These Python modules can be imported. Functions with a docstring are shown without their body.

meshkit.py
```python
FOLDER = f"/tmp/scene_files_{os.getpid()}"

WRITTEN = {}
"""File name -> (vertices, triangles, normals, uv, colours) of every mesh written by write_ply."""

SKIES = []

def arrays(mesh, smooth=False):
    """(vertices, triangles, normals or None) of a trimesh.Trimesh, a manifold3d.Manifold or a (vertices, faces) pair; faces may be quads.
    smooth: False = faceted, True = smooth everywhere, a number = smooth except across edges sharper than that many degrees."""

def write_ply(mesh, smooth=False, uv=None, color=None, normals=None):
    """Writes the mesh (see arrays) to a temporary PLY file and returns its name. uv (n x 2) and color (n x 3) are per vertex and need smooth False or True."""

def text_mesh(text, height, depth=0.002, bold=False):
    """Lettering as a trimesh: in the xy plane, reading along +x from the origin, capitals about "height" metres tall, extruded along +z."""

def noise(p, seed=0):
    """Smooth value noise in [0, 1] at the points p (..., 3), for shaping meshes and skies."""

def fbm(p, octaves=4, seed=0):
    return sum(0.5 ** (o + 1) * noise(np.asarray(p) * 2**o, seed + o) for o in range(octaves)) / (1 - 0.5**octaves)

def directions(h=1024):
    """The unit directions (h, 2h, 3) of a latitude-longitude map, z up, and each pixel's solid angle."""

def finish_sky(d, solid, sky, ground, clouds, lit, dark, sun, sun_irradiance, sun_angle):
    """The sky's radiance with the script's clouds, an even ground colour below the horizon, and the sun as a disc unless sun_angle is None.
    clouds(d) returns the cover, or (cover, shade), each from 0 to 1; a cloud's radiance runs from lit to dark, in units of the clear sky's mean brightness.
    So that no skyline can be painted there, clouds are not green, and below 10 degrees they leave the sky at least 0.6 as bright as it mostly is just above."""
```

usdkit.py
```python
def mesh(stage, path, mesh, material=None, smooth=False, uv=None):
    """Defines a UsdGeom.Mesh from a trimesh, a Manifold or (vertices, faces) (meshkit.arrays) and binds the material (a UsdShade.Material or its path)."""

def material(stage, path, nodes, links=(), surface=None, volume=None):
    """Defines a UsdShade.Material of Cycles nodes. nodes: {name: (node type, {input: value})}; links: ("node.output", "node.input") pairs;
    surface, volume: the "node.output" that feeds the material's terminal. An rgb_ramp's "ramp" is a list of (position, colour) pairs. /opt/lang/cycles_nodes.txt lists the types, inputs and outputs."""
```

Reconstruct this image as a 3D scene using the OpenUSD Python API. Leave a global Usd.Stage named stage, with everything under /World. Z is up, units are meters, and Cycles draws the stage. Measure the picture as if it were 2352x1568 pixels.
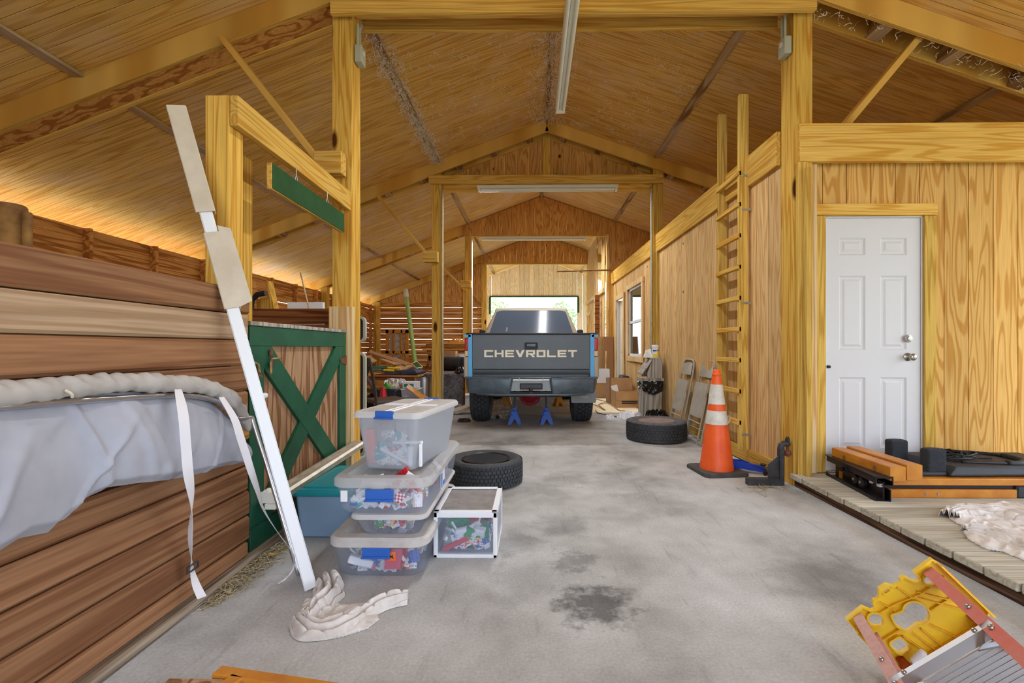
import math, random, numpy as np, trimesh, usdkit, meshkit
from shapely.geometry import Polygon, box as sbox, LineString, Point
from shapely import affinity, unary_union
from pxr import Usd, UsdGeom, UsdLux, UsdShade, Gf, Sdf, Vt
rnd = random.Random(7)
PI = math.pi
stage = Usd.Stage.CreateInMemory()
UsdGeom.SetStageUpAxis(stage, 'Z'); UsdGeom.SetStageMetersPerUnit(stage, 1.0)
UsdGeom.Xform.Define(stage, '/World'); UsdGeom.Scope.Define(stage, '/World/Looks')
# ---------------------------------------------------------------- camera, sky, sun, exposure
EYE, FPX, CX, CY, YAW = 1.1, 1045.0, 1208.0, 798.0, math.atan(12 / 1045.0)
cam = UsdGeom.Camera.Define(stage, '/World/camera')
cam.CreateHorizontalApertureAttr(36.0); cam.CreateFocalLengthAttr(36.0 * FPX / 2352)
cam.CreateHorizontalApertureOffsetAttr(-(CX - 1176) / 2352 * 36.0); cam.CreateVerticalApertureOffsetAttr((CY - 784) / 2352 * 36.0)
cam.CreateClippingRangeAttr(Gf.Vec2f(0.05, 500))
cam.AddTranslateOp().Set(Gf.Vec3d(0, 0, EYE)); cam.AddRotateXYZOp().Set(Gf.Vec3f(90, 0, math.degrees(YAW)))
cam.CreateExposureAttr(0.62)
sky = UsdLux.DomeLight.Define(stage, '/World/sky'); sky.CreateIntensityAttr(0.95); sky.CreateColorAttr(Gf.Vec3f(0.82, 0.93, 1.10))
sun = UsdLux.DistantLight.Define(stage, '/World/sun'); sun.CreateIntensityAttr(150.0); sun.CreateAngleAttr(1.0); sun.CreateColorAttr(Gf.Vec3f(0.98, 0.97, 0.94))
sun.AddRotateXYZOp().Set(Gf.Vec3f(12, -57, 0))

def ray(u, v):
    x, y, z = (u - CX) / FPX, 1.0, -(v - CY) / FPX
    c, s = math.cos(YAW), math.sin(YAW)
    return np.array([x * c - y * s, x * s + y * c, z])
def atY(u, v, Y): d = ray(u, v); return d * (Y / d[1]) + [0, 0, EYE]     # the point seen at pixel (u, v) on the plane y = Y
def atX(u, v, X): d = ray(u, v); return d * (X / d[0]) + [0, 0, EYE]
def atZ(u, v, Z=0.0): d = ray(u, v); return d * ((Z - EYE) / d[2]) + [0, 0, EYE]
# ---------------------------------------------------------------- mesh helpers
def _chamfer_faces():
    v = _chamfer_v(np.array([-1, -1, -1.0]), np.array([1, 1, 1.0]), .3)
    h = trimesh.convex.convex_hull(v); ix = [int(np.argmin(((v - p) ** 2).sum(1))) for p in h.vertices]
    return np.array(ix)[h.faces]
def _chamfer_v(lo, hi, c):
    out = []
    for sx in (0, 1):
        for sy in (0, 1):
            for sz in (0, 1):
                s = np.array([sx, sy, sz]); p = np.where(s, hi, lo); inn = np.where(s, -c, c)
                for k in range(3):
                    q = p + inn; q[k] = p[k]; out.append(q)
    return np.array(out)
CF = _chamfer_faces()
def M(v, f): return trimesh.Trimesh(np.asarray(v, float), np.asarray(f, int), process=False)
def bx(x0, x1, y0, y1, z0, z1, c=.003):
    lo, hi = np.array([min(x0, x1), min(y0, y1), min(z0, z1)], float), np.array([max(x0, x1), max(y0, y1), max(z0, z1)], float)
    return M(_chamfer_v(lo, hi, min(c, .45 * (hi - lo).min())), CF)
def cat(*ms):
    ms = [m for m in (ms[0] if len(ms) == 1 and isinstance(ms[0], (list, tuple)) else ms)]
    n, vs, fs = 0, [], []
    for m in ms: vs.append(np.asarray(m.vertices)); fs.append(np.asarray(m.faces) + n); n += len(m.vertices)
    return M(np.vstack(vs), np.vstack(fs))
def frame(d, up=(0, 0, 1)):
    d = np.asarray(d, float); d = d / np.linalg.norm(d); up = np.asarray(up, float)
    if abs(d @ up) > .98 * np.linalg.norm(up): up = np.array([0, 1.0, 0]) if abs(d[1]) < .9 else np.array([1.0, 0, 0])
    s = np.cross(d, up); s /= np.linalg.norm(s); return d, s, np.cross(s, d)
def beam(a, b, w, h, up=(0, 0, 1), c=.003):
    """A timber from a to b, w wide across and h high along up, centred on the line."""
    a, b = np.asarray(a, float), np.asarray(b, float); L = np.linalg.norm(b - a); d, s, u = frame(b - a, up)
    m = bx(0, L, -w / 2, w / 2, -h / 2, h / 2, c); m.vertices = a + m.vertices @ np.array([d, s, u]); 
    return M(m.vertices, m.faces[:, ::-1])
def tube(pts, r, n=8, closed=False, cap=True):
    p = np.asarray(pts, float); k = len(p); r = np.broadcast_to(r, (k,))
    t = np.roll(p, -1, 0) - np.roll(p, 1, 0) if closed else np.gradient(p, axis=0)
    t /= np.linalg.norm(t, axis=1, keepdims=True) + 1e-12
    ref = np.array([0, 0, 1.0]) if abs(t[0] @ [0, 0, 1]) < .9 else np.array([1.0, 0, 0])
    A = []; a = np.cross(t[0], ref); a /= np.linalg.norm(a)
    for i in range(k):
        a = a - t[i] * (a @ t[i]); a /= np.linalg.norm(a) + 1e-12; A.append(a)
    A = np.array(A); B = np.cross(t, A); g = np.arange(n) * 2 * PI / n
    v = p[:, None] + r[:, None, None] * (np.cos(g)[None, :, None] * A[:, None] + np.sin(g)[None, :, None] * B[:, None])
    v = v.reshape(-1, 3); f = []
    for i in range(k if closed else k - 1):
        j = (i + 1) % k
        for q in range(n):
            q2 = (q + 1) % n; f += [[i * n + q, i * n + q2, j * n + q2], [i * n + q, j * n + q2, j * n + q]]
    if cap and not closed:
        v = np.vstack([v, p[0], p[-1]]); c0, c1 = k * n, k * n + 1
        for q in range(n): f += [[c0, (q + 1) % n, q], [c1, (k - 1) * n + q, (k - 1) * n + (q + 1) % n]]
    return M(v, f)
def lathe(prof, n=24, closed=False):
    """Profile (r, z) turned about z."""
    p = np.asarray(prof, float); k = len(p); g = np.arange(n) * 2 * PI / n
    v = np.stack([p[:, 0, None] * np.cos(g), p[:, 0, None] * np.sin(g), np.broadcast_to(p[:, 1, None], (k, n))], -1).reshape(-1, 3); f = []
    for i in range(k if closed else k - 1):
        j = (i + 1) % k
        for q in range(n):
            q2 = (q + 1) % n; f += [[i * n + q, i * n + q2, j * n + q2], [i * n + q, j * n + q2, j * n + q]]
    if not closed:
        for i, s in ((0, 1), (k - 1, -1)):
            if p[i, 0] > 1e-6:
                v = np.vstack([v, [[0, 0, p[i, 1]]]]); c = len(v) - 1
                for q in range(n): f.append([c, i * n + (q + 1) % n, i * n + q][::s])
    return M(v, f)
def prism(poly, depth):
    ps = getattr(poly, 'geoms', [poly])
    return cat([trimesh.creation.extrude_polygon(g, depth, engine='earcut') for g in ps])
def put(m, ex, ey, ez, o):
    """Moves a mesh from its own axes onto the axes ex, ey, ez at o."""
    A = np.array([ex, ey, ez], float); v = np.asarray(m.vertices) @ A + np.asarray(o, float)
    return M(v, m.faces if np.linalg.det(A) > 0 else np.asarray(m.faces)[:, ::-1])
def mv(m, x=0, y=0, z=0, rz=0, rx=0, ry=0, s=1):
    v = np.asarray(m.vertices) * s
    for ang, (i, j) in ((rx, (1, 2)), (ry, (2, 0)), (rz, (0, 1))):
        if ang:
            a, b = v[:, i].copy(), v[:, j].copy(); v[:, i] = a * math.cos(ang) - b * math.sin(ang); v[:, j] = a * math.sin(ang) + b * math.cos(ang)
    return M(v + [x, y, z], m.faces)
def ribbon(pts, wdir, w, t=.002):
    """A strap along pts, w wide along wdir (one vector, or one for each point), t thick."""
    p = np.asarray(pts, float); wd = np.broadcast_to(np.asarray(wdir, float), p.shape); wd = wd / np.linalg.norm(wd, axis=1, keepdims=True)
    tg = np.gradient(p, axis=0); nn = np.cross(tg, wd); nn /= np.linalg.norm(nn, axis=1, keepdims=True) + 1e-9
    v = np.stack([p - wd * w / 2 - nn * t / 2, p + wd * w / 2 - nn * t / 2, p + wd * w / 2 + nn * t / 2, p - wd * w / 2 + nn * t / 2], 1).reshape(-1, 3); f = []; k = len(p)
    for i in range(k - 1):
        for q in range(4):
            a, b = i * 4 + q, i * 4 + (q + 1) % 4; f += [[a, b, b + 4], [a, b + 4, a + 4]]
    f += [[0, 3, 2], [0, 2, 1], [4 * k - 4, 4 * k - 3, 4 * k - 2], [4 * k - 4, 4 * k - 2, 4 * k - 1]]
    return M(v, f)
def spline(pts, n=24):
    p = np.asarray(pts, float); d = np.r_[0, np.cumsum(np.linalg.norm(np.diff(p, axis=0), axis=1))]
    from scipy.interpolate import CubicSpline, PchipInterpolator
    return PchipInterpolator(d, p)(np.linspace(0, d[-1], n))
def sheet(P, th):
    """A cloth of thickness th from a grid of points P (n, m, 3)."""
    n, m = P.shape[:2]; e = np.cross(np.gradient(P, axis=0), np.gradient(P, axis=1)); e /= np.linalg.norm(e, axis=2, keepdims=True) + 1e-9
    a = (P + e * th / 2).reshape(-1, 3); b = (P - e * th / 2).reshape(-1, 3); i = np.arange(n * m).reshape(n, m); N = n * m
    q = np.stack([i[:-1, :-1], i[1:, :-1], i[1:, 1:], i[:-1, 1:]], -1).reshape(-1, 4)
    f = np.vstack([q[:, [0, 1, 2]], q[:, [0, 2, 3]]]); rim = np.r_[i[0, :-1], i[:-1, -1], i[-1, :0:-1], i[:0:-1, 0]]; r2 = np.roll(rim, -1)
    side = np.vstack([np.stack([rim, r2, r2 + N], 1), np.stack([rim, r2 + N, rim + N], 1)])
    return M(np.vstack([a, b]), np.vstack([f, f[:, ::-1] + N, side[:, ::-1]]))
def heap(outline, h, res=.012, seed=0, fold=9.0, amp=.4, base=0.0, edge=.06, sharp=1.0, shape=None):
    """A crumpled cloth lying on base: a closed mesh over an outline (metres), domed to h and folded by ridged noise."""
    poly = Polygon(outline).buffer(.01).buffer(-.01); x0, y0, x1, y1 = poly.bounds
    X, Y = np.meshgrid(np.arange(x0 - res, x1 + 2 * res, res), np.arange(y0 - res, y1 + 2 * res, res), indexing='ij')
    import shapely
    pts = shapely.points(X, Y); inside = shapely.contains(poly, pts); dist = shapely.distance(poly.exterior, pts)
    q = np.stack([X, Y, np.zeros_like(X)], -1)
    w = np.stack([meshkit.fbm(q * 5 + 3, 3, seed), meshkit.fbm(q * 5 + 9, 3, seed + 5), 0 * X], -1) * .35
    wob = meshkit.fbm(q * 7 + 2, 3, seed + 11) * 2.2; sel = meshkit.noise(q * 6 + 5, seed + 3); rid = 0
    for ang, sd_ in ((seed * 1.3, 0), (seed * 1.3 + 1.25, 1)):
        ph = (X * math.cos(ang) + Y * math.sin(ang)) * fold * 1.5 + wob * (1 + .4 * sd_); tri = 1 - np.abs(2 * (ph - np.floor(ph)) - 1)
        rid = np.maximum(rid, (tri ** (1.2 * sharp)) * np.clip((sel if sd_ else 1 - sel) * 2.2 - .4, 0, 1))
    lum = meshkit.fbm(q * 4, 2, seed + 2)
    prof = np.clip(dist / edge, 0, 1) ** .55
    Z = base + .004 + prof * h * ((1 - amp) * (.35 + .9 * lum) + amp * rid)
    if shape is not None: Z = Z + prof * shape(X, Y)
    idx = -np.ones(X.shape, int); keep = inside; idx[keep] = np.arange(keep.sum())
    v = np.stack([X[keep], Y[keep], Z[keep]], 1); c = np.stack([idx[:-1, :-1], idx[1:, :-1], idx[1:, 1:], idx[:-1, 1:]], -1).reshape(-1, 4); c = c[(c >= 0).all(1)]
    top = np.vstack([c[:, [0, 1, 2]], c[:, [0, 2, 3]]]); m = M(v, top)
    e = np.sort(m.edges, axis=1); uq, cnt = np.unique(e, axis=0, return_counts=True); rim = {tuple(x) for x in uq[cnt == 1]}
    vb = v.copy(); vb[:, 2] = base + .001; N = len(v); side = []
    for a, b in m.edges:
        if (min(a, b), max(a, b)) in rim: side += [[b, a, a + N], [b, a + N, b + N]]
    m = M(np.vstack([v, vb]), np.vstack([top, top[:, ::-1] + N, np.array(side)])); m.remove_unreferenced_vertices()
    return m
# ---------------------------------------------------------------- scene helpers
USED, BASE = {}, {}
def numbered(path):
    n = USED.get(path, -1) + 1; USED[path] = n
    return path if n == 0 else '%s_%03d' % (path, n)
def tag(p, label=None, cat_=None, group=None, kind=None):
    for k, x in (('label', label), ('category', cat_), ('group', group), ('kind', kind)):
        if x: p.SetCustomDataByKey(k, x)
def thing(name, label, cat_, loc=(0, 0, 0), group=None, kind=None, rz=0, local=False):
    """An Xform at the thing's base. Its parts are given in world places, or in its own when local."""
    path = numbered('/World/' + name); x = UsdGeom.Xform.Define(stage, path); x.AddTranslateOp().Set(Gf.Vec3d(*map(float, loc)))
    x.AddRotateZOp().Set(math.degrees(rz))
    BASE[path] = np.zeros(3) if local else np.asarray(loc, float)
    tag(x.GetPrim(), label, cat_, group, kind); return path
def part(parent, name, mesh, mat, smooth=False, label=None, kind=None):
    path = numbered(parent + '/' + name); root = parent
    while root not in BASE: root = root.rsplit('/', 1)[0]
    m = M(np.asarray(mesh.vertices) - BASE[root], mesh.faces)
    o = usdkit.mesh(stage, path, m, mat, smooth); tag(o.GetPrim(), label, None, None, kind); return path
def solo(name, mesh, mat, label, cat_, group=None, kind=None, smooth=False):
    path = numbered('/World/' + name); v = np.asarray(mesh.vertices); loc = np.array([(v[:, 0].min() + v[:, 0].max()) / 2, (v[:, 1].min() + v[:, 1].max()) / 2, v[:, 2].min()])
    o = usdkit.mesh(stage, path, M(v - loc, mesh.faces), mat, smooth); o.AddTranslateOp().Set(Gf.Vec3d(*map(float, loc)))
    BASE[path] = loc; tag(o.GetPrim(), label, cat_, group, kind); return path
def dup(src, loc, rz=0, label=None, group=None, tilt=None, scale=None, name=None):
    was = stage.GetPrimAtPath(src).GetCustomData(); base = name or src.rsplit('/', 1)[1].rstrip('0123456789').rstrip('_')
    path = numbered('/World/' + base); x = UsdGeom.Xform.Define(stage, path)
    x.GetPrim().GetReferences().AddInternalReference(src); x.ClearXformOpOrder()
    x.AddTranslateOp(opSuffix='place').Set(Gf.Vec3d(*map(float, loc)))
    if tilt is not None: x.AddRotateXYZOp(opSuffix='tilt').Set(Gf.Vec3f(*map(float, tilt)))
    else: x.AddRotateZOp(opSuffix='turn').Set(math.degrees(rz))
    if scale is not None: x.AddScaleOp(opSuffix='size').Set(Gf.Vec3f(*map(float, scale)))
    tag(x.GetPrim(), label or was['label'], was['category'], group or was.get('group')); x.GetPrim().SetInstanceable(True); BASE[path] = np.zeros(3); return path
# ---------------------------------------------------------------- materials
def lin(c):
    c = np.asarray(c, float) / 255; return tuple(np.where(c <= .04045, c / 12.92, ((c + .055) / 1.055) ** 2.4))
MATS = {}
def pbr(name, c, rough=.6, metal=0, noise=0, nscale=8, c2=None, bump=0, bscale=60, trans=0, **kw):
    """Plain or mottled surface: colour c, mixed by noise with c2."""
    nodes = {'p': ('principled_bsdf', {'base_color': lin(c), 'roughness': rough, 'metallic': metal, **kw})}; links = []
    if c2 is not None:
        nodes |= {'g': ('geometry', {}), 'n': ('noise_texture', {'scale': nscale, 'detail': 3, 'roughness': .65}), 'r': ('rgb_ramp', {'ramp': [(.32, lin(c)), (.68, lin(c2))]})}
        links += [('g.position', 'n.vector'), ('n.fac', 'r.fac'), ('r.color', 'p.base_color')]
    if bump:
        nodes |= {'gb': ('geometry', {}), 'nb': ('noise_texture', {'scale': bscale, 'detail': 4}), 'b': ('bump', {'strength': bump, 'distance': .01})}
        links += [('gb.position', 'nb.vector'), ('nb.fac', 'b.height'), ('b.normal', 'p.normal')]
    MATS[name] = usdkit.material(stage, '/World/Looks/' + name, nodes, links, surface='p.BSDF'); return MATS[name]
def wood(name, light, dark, axis='y', bands=7, cross=5.0, along=.5, fine=.35, rough=.6, knots=0, knotc=(80, 45, 22), dust=0, dustc=(200, 180, 165), tone=.12, dscale=1.3, slope=False, sharp=.5, kscale=(2.2, .8), bump=.12):
    """Grain along an axis: contour bands of stretched noise (flat-sawn figure), fine fibres, knots, dust patches; each board has its own tone and place in the grain."""
    ax = 'xyz'.index(axis)
    def sc(a, b):
        s = [b, b, b]; s[ax] = a
        if slope: s[2] = 0
        return tuple(s)
    N = {'g': ('geometry', {}), 'o': ('object_info', {}), 'k': ('vector_math', {'math_type': 'scale', 'vector1': (31.7, 17.3, 53.1)}), 'a': ('vector_math', {'math_type': 'add'}),
         'm1': ('mapping', {'scale': sc(along, cross)}), 'n1': ('noise_texture', {'scale': 1.0, 'detail': 2, 'roughness': .45}),
         'mu': ('math', {'math_type': 'multiply', 'value2': 2 * PI * bands}), 'si': ('math', {'math_type': 'sine'}), 'mr': ('map_range', {'from_min': -1, 'from_max': 1}),
         'r1': ('rgb_ramp', {'ramp': [(0, lin(light)), (sharp, lin(light)), (min(.98, sharp + .42), lin(dark)), (1, lin(dark))]}),
         'm2': ('mapping', {'scale': sc(3.0, 90)}), 'n2': ('noise_texture', {'scale': 1.0, 'detail': 1.5, 'roughness': .6}),
         'f2': ('map_range', {'from_min': .25, 'from_max': .75, 'to_min': 1 - fine, 'to_max': 1 + fine * .45}),
         'x2': ('vector_math', {'math_type': 'scale'}), 'rt': ('map_range', {'to_min': 1 - tone, 'to_max': 1 + tone * .7}), 'x3': ('vector_math', {'math_type': 'scale'}),
         'p': ('diffuse_bsdf', {})}
    L = [('o.random', 'k.scale'), ('g.position', 'a.vector1'), ('k.vector', 'a.vector2'), ('a.vector', 'm1.vector'), ('m1.vector', 'n1.vector'), ('n1.fac', 'mu.value1'), ('mu.value', 'si.value1'),
         ('si.value', 'mr.value'), ('mr.result', 'r1.fac'), ('a.vector', 'm2.vector'), ('m2.vector', 'n2.vector'), ('n2.fac', 'f2.value'), ('r1.color', 'x2.vector1'), ('f2.result', 'x2.scale'),
         ('o.random', 'rt.value'), ('x2.vector', 'x3.vector1'), ('rt.result', 'x3.scale')]
    out = 'x3.vector'
    if knots:
        N |= {'m3': ('mapping', {'scale': sc(kscale[1], kscale[0])}), 'v3': ('voronoi_texture', {'scale': 1.0}), 'r3': ('map_range', {'from_min': knots * .55, 'from_max': knots, 'to_min': 1, 'to_max': 0, 'clamp': True}), 'x4': ('mix', {'color2': lin(knotc)})}
        L += [('a.vector', 'm3.vector'), ('m3.vector', 'v3.vector'), ('v3.distance', 'r3.value'), ('r3.result', 'x4.fac'), (out, 'x4.color1')]; out = 'x4.color'
    if dust:
        N |= {'n5': ('noise_texture', {'scale': dscale, 'detail': 3, 'roughness': .62}), 'r5': ('map_range', {'from_min': .48, 'from_max': .75, 'to_min': 0, 'to_max': dust, 'clamp': True}), 'x5': ('mix', {'color2': lin(dustc)})}
        L += [('g.position', 'n5.vector'), ('n5.fac', 'r5.value'), ('r5.result', 'x5.fac'), (out, 'x5.color1')]; out = 'x5.color'
    L.append((out, 'p.color'))
    MATS[name] = usdkit.material(stage, '/World/Looks/' + name, N, L, surface='p.BSDF'); return MATS[name]
def milky(name, c, clear=.5, rough=.25):
    """Cloudy see-through plastic: part of the light passes straight, the rest scatters."""
    N = {'t': ('transparent_bsdf', {'color': (.97, .98, 1)}), 'd': ('principled_bsdf', {'base_color': lin(c), 'roughness': rough}), 'l': ('translucent_bsdf', {'color': lin(c)}), 'm': ('mix_closure', {'fac': .35}), 'x': ('mix_closure', {'fac': 1 - clear})}
    MATS[name] = usdkit.material(stage, '/World/Looks/' + name, N, [('d.BSDF', 'm.closure1'), ('l.BSDF', 'm.closure2'), ('t.BSDF', 'x.closure1'), ('m.closure', 'x.closure2')], surface='x.closure'); return MATS[name]
def glass(name, tint=(1, 1, 1), refl=1.0):
    N = {'t': ('transparent_bsdf', {'color': tint}), 'g': ('glossy_bsdf', {'color': (1, 1, 1), 'roughness': .03}), 'f': ('fresnel', {'IOR': 1.5}), 'x': ('mix_closure', {})}
    MATS[name] = usdkit.material(stage, '/World/Looks/' + name, N, [('f.fac', 'x.fac'), ('t.BSDF', 'x.closure1'), ('g.BSDF', 'x.closure2')], surface='x.closure'); return MATS[name]
def lamp(name, c, s):
    MATS[name] = usdkit.material(stage, '/World/Looks/' + name, {'e': ('emission', {'color': c, 'strength': s})}, [], surface='e.emission'); return MATS[name]
# ---------------------------------------------------------------- materials of the building
wood('ceiling_ply', (232, 184, 106), (214, 160, 82), 'x', bands=9, cross=6, along=.5, fine=.16, dust=.4, dustc=(226, 198, 176), slope=True, tone=.07)
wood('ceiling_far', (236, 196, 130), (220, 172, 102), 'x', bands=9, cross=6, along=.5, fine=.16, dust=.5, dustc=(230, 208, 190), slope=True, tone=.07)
wood('batten_wood', (196, 160, 116), (150, 112, 72), 'y', bands=4, dust=.7)
wood('pine_y', (230, 186, 96), (212, 158, 70), 'y', bands=11, cross=7, along=.35, fine=.2, knots=.09)
wood('pine_x', (232, 188, 100), (214, 160, 72), 'x', bands=11, cross=7, along=.35, fine=.2, knots=.09)
wood('pine_z', (228, 184, 90), (208, 152, 64), 'z', bands=11, cross=8, along=.35, fine=.22, knots=.09)
wood('pine_pale', (236, 208, 160), (214, 170, 112), 'z', bands=7, cross=8, along=.35, fine=.2, knots=.09)
wood('pine_treated', (224, 186, 98), (202, 158, 74), 'z', bands=11, cross=8, along=.35, fine=.22, knots=.09)
wood('rafter_wood', (230, 182, 96), (212, 156, 72), 'x', bands=10, cross=7, along=.4, fine=.22, knots=.05, slope=True)
wood('siding_front', (228, 182, 108), (204, 150, 78), 'z', bands=14, cross=5, along=.5, fine=.16, knots=.05, sharp=.45)
wood('siding_aisle', (226, 188, 132), (208, 164, 108), 'z', bands=12, cross=6, along=.5, fine=.22, knots=.03)
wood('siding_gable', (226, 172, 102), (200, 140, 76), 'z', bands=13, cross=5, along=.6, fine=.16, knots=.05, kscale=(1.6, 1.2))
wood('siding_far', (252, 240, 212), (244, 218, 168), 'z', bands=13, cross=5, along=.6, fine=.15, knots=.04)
wood('stall_board', (158, 116, 84), (136, 94, 66), 'y', bands=7, cross=9, along=.22, fine=.26, knots=.10, knotc=(60, 38, 24), tone=.18)
wood('stall_board_grey', (186, 158, 128), (168, 138, 108), 'y', bands=6, cross=9, along=.25, fine=.22)
wood('stall_board_yellow', (190, 138, 72), (160, 106, 50), 'y', bands=7, cross=10, along=.25, fine=.25)
wood('outer_board', (214, 150, 82), (168, 104, 50), 'y', bands=6, cross=7, along=.35, fine=.3, knots=.055)
wood('outer_board_x', (220, 158, 88), (176, 112, 56), 'x', bands=6, cross=7, along=.35, fine=.3, knots=.07, kscale=(2.4, 1.2))
wood('divider_board', (150, 96, 58), (104, 62, 36), 'x', bands=7, cross=9, along=.3, fine=.35, knots=.05)
wood('sill_wood', (176, 160, 140), (134, 116, 98), 'y', bands=6, cross=14, along=.5, fine=.5, rough=.85)
wood('dark_sill', (120, 92, 74), (78, 58, 48), 'y', bands=6, cross=14, along=.6, fine=.6, rough=.9)
wood('deck_wood', (194, 188, 172), (178, 170, 152), 'x', bands=9, cross=9, along=.35, fine=.2, tone=.16, rough=.8, knots=.03, knotc=(120, 100, 80))
wood('door_ply', (188, 150, 116), (144, 104, 74), 'z', bands=9, cross=6, along=.6, fine=.3)
wood('weathered', (186, 178, 166), (148, 140, 128), 'z', bands=6, cross=8, along=.5, fine=.35, rough=.85)
pbr('green_paint', (24, 92, 64), .5, c2=(14, 76, 52), nscale=6)
pbr('green_dark', (46, 84, 44), .85, c2=(40, 74, 38), nscale=5, specular_ior_level=.15)
pbr('white_paint', (214, 214, 216), .5)
pbr('steel', (190, 190, 192), .3, 1.0)
pbr('galvanised', (176, 182, 178), .45, .7, c2=(150, 156, 150), nscale=20)
pbr('grey_plastic', (176, 178, 160), .6)
pbr('brass_old', (170, 140, 80), .45, .6, c2=(120, 90, 60), nscale=40)
pbr('rust', (132, 82, 60), .8, .2, c2=(100, 60, 46), nscale=40)
pbr('fixture_white', (238, 236, 224), .45)
pbr('tar_black', (26, 26, 28), .6)
pbr('roof_metal', (120, 110, 96), .6)
lamp('tube_lit', (1.0, .96, .86), 9.0)
glass('pane_glass', (.96, .98, .97))
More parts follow.
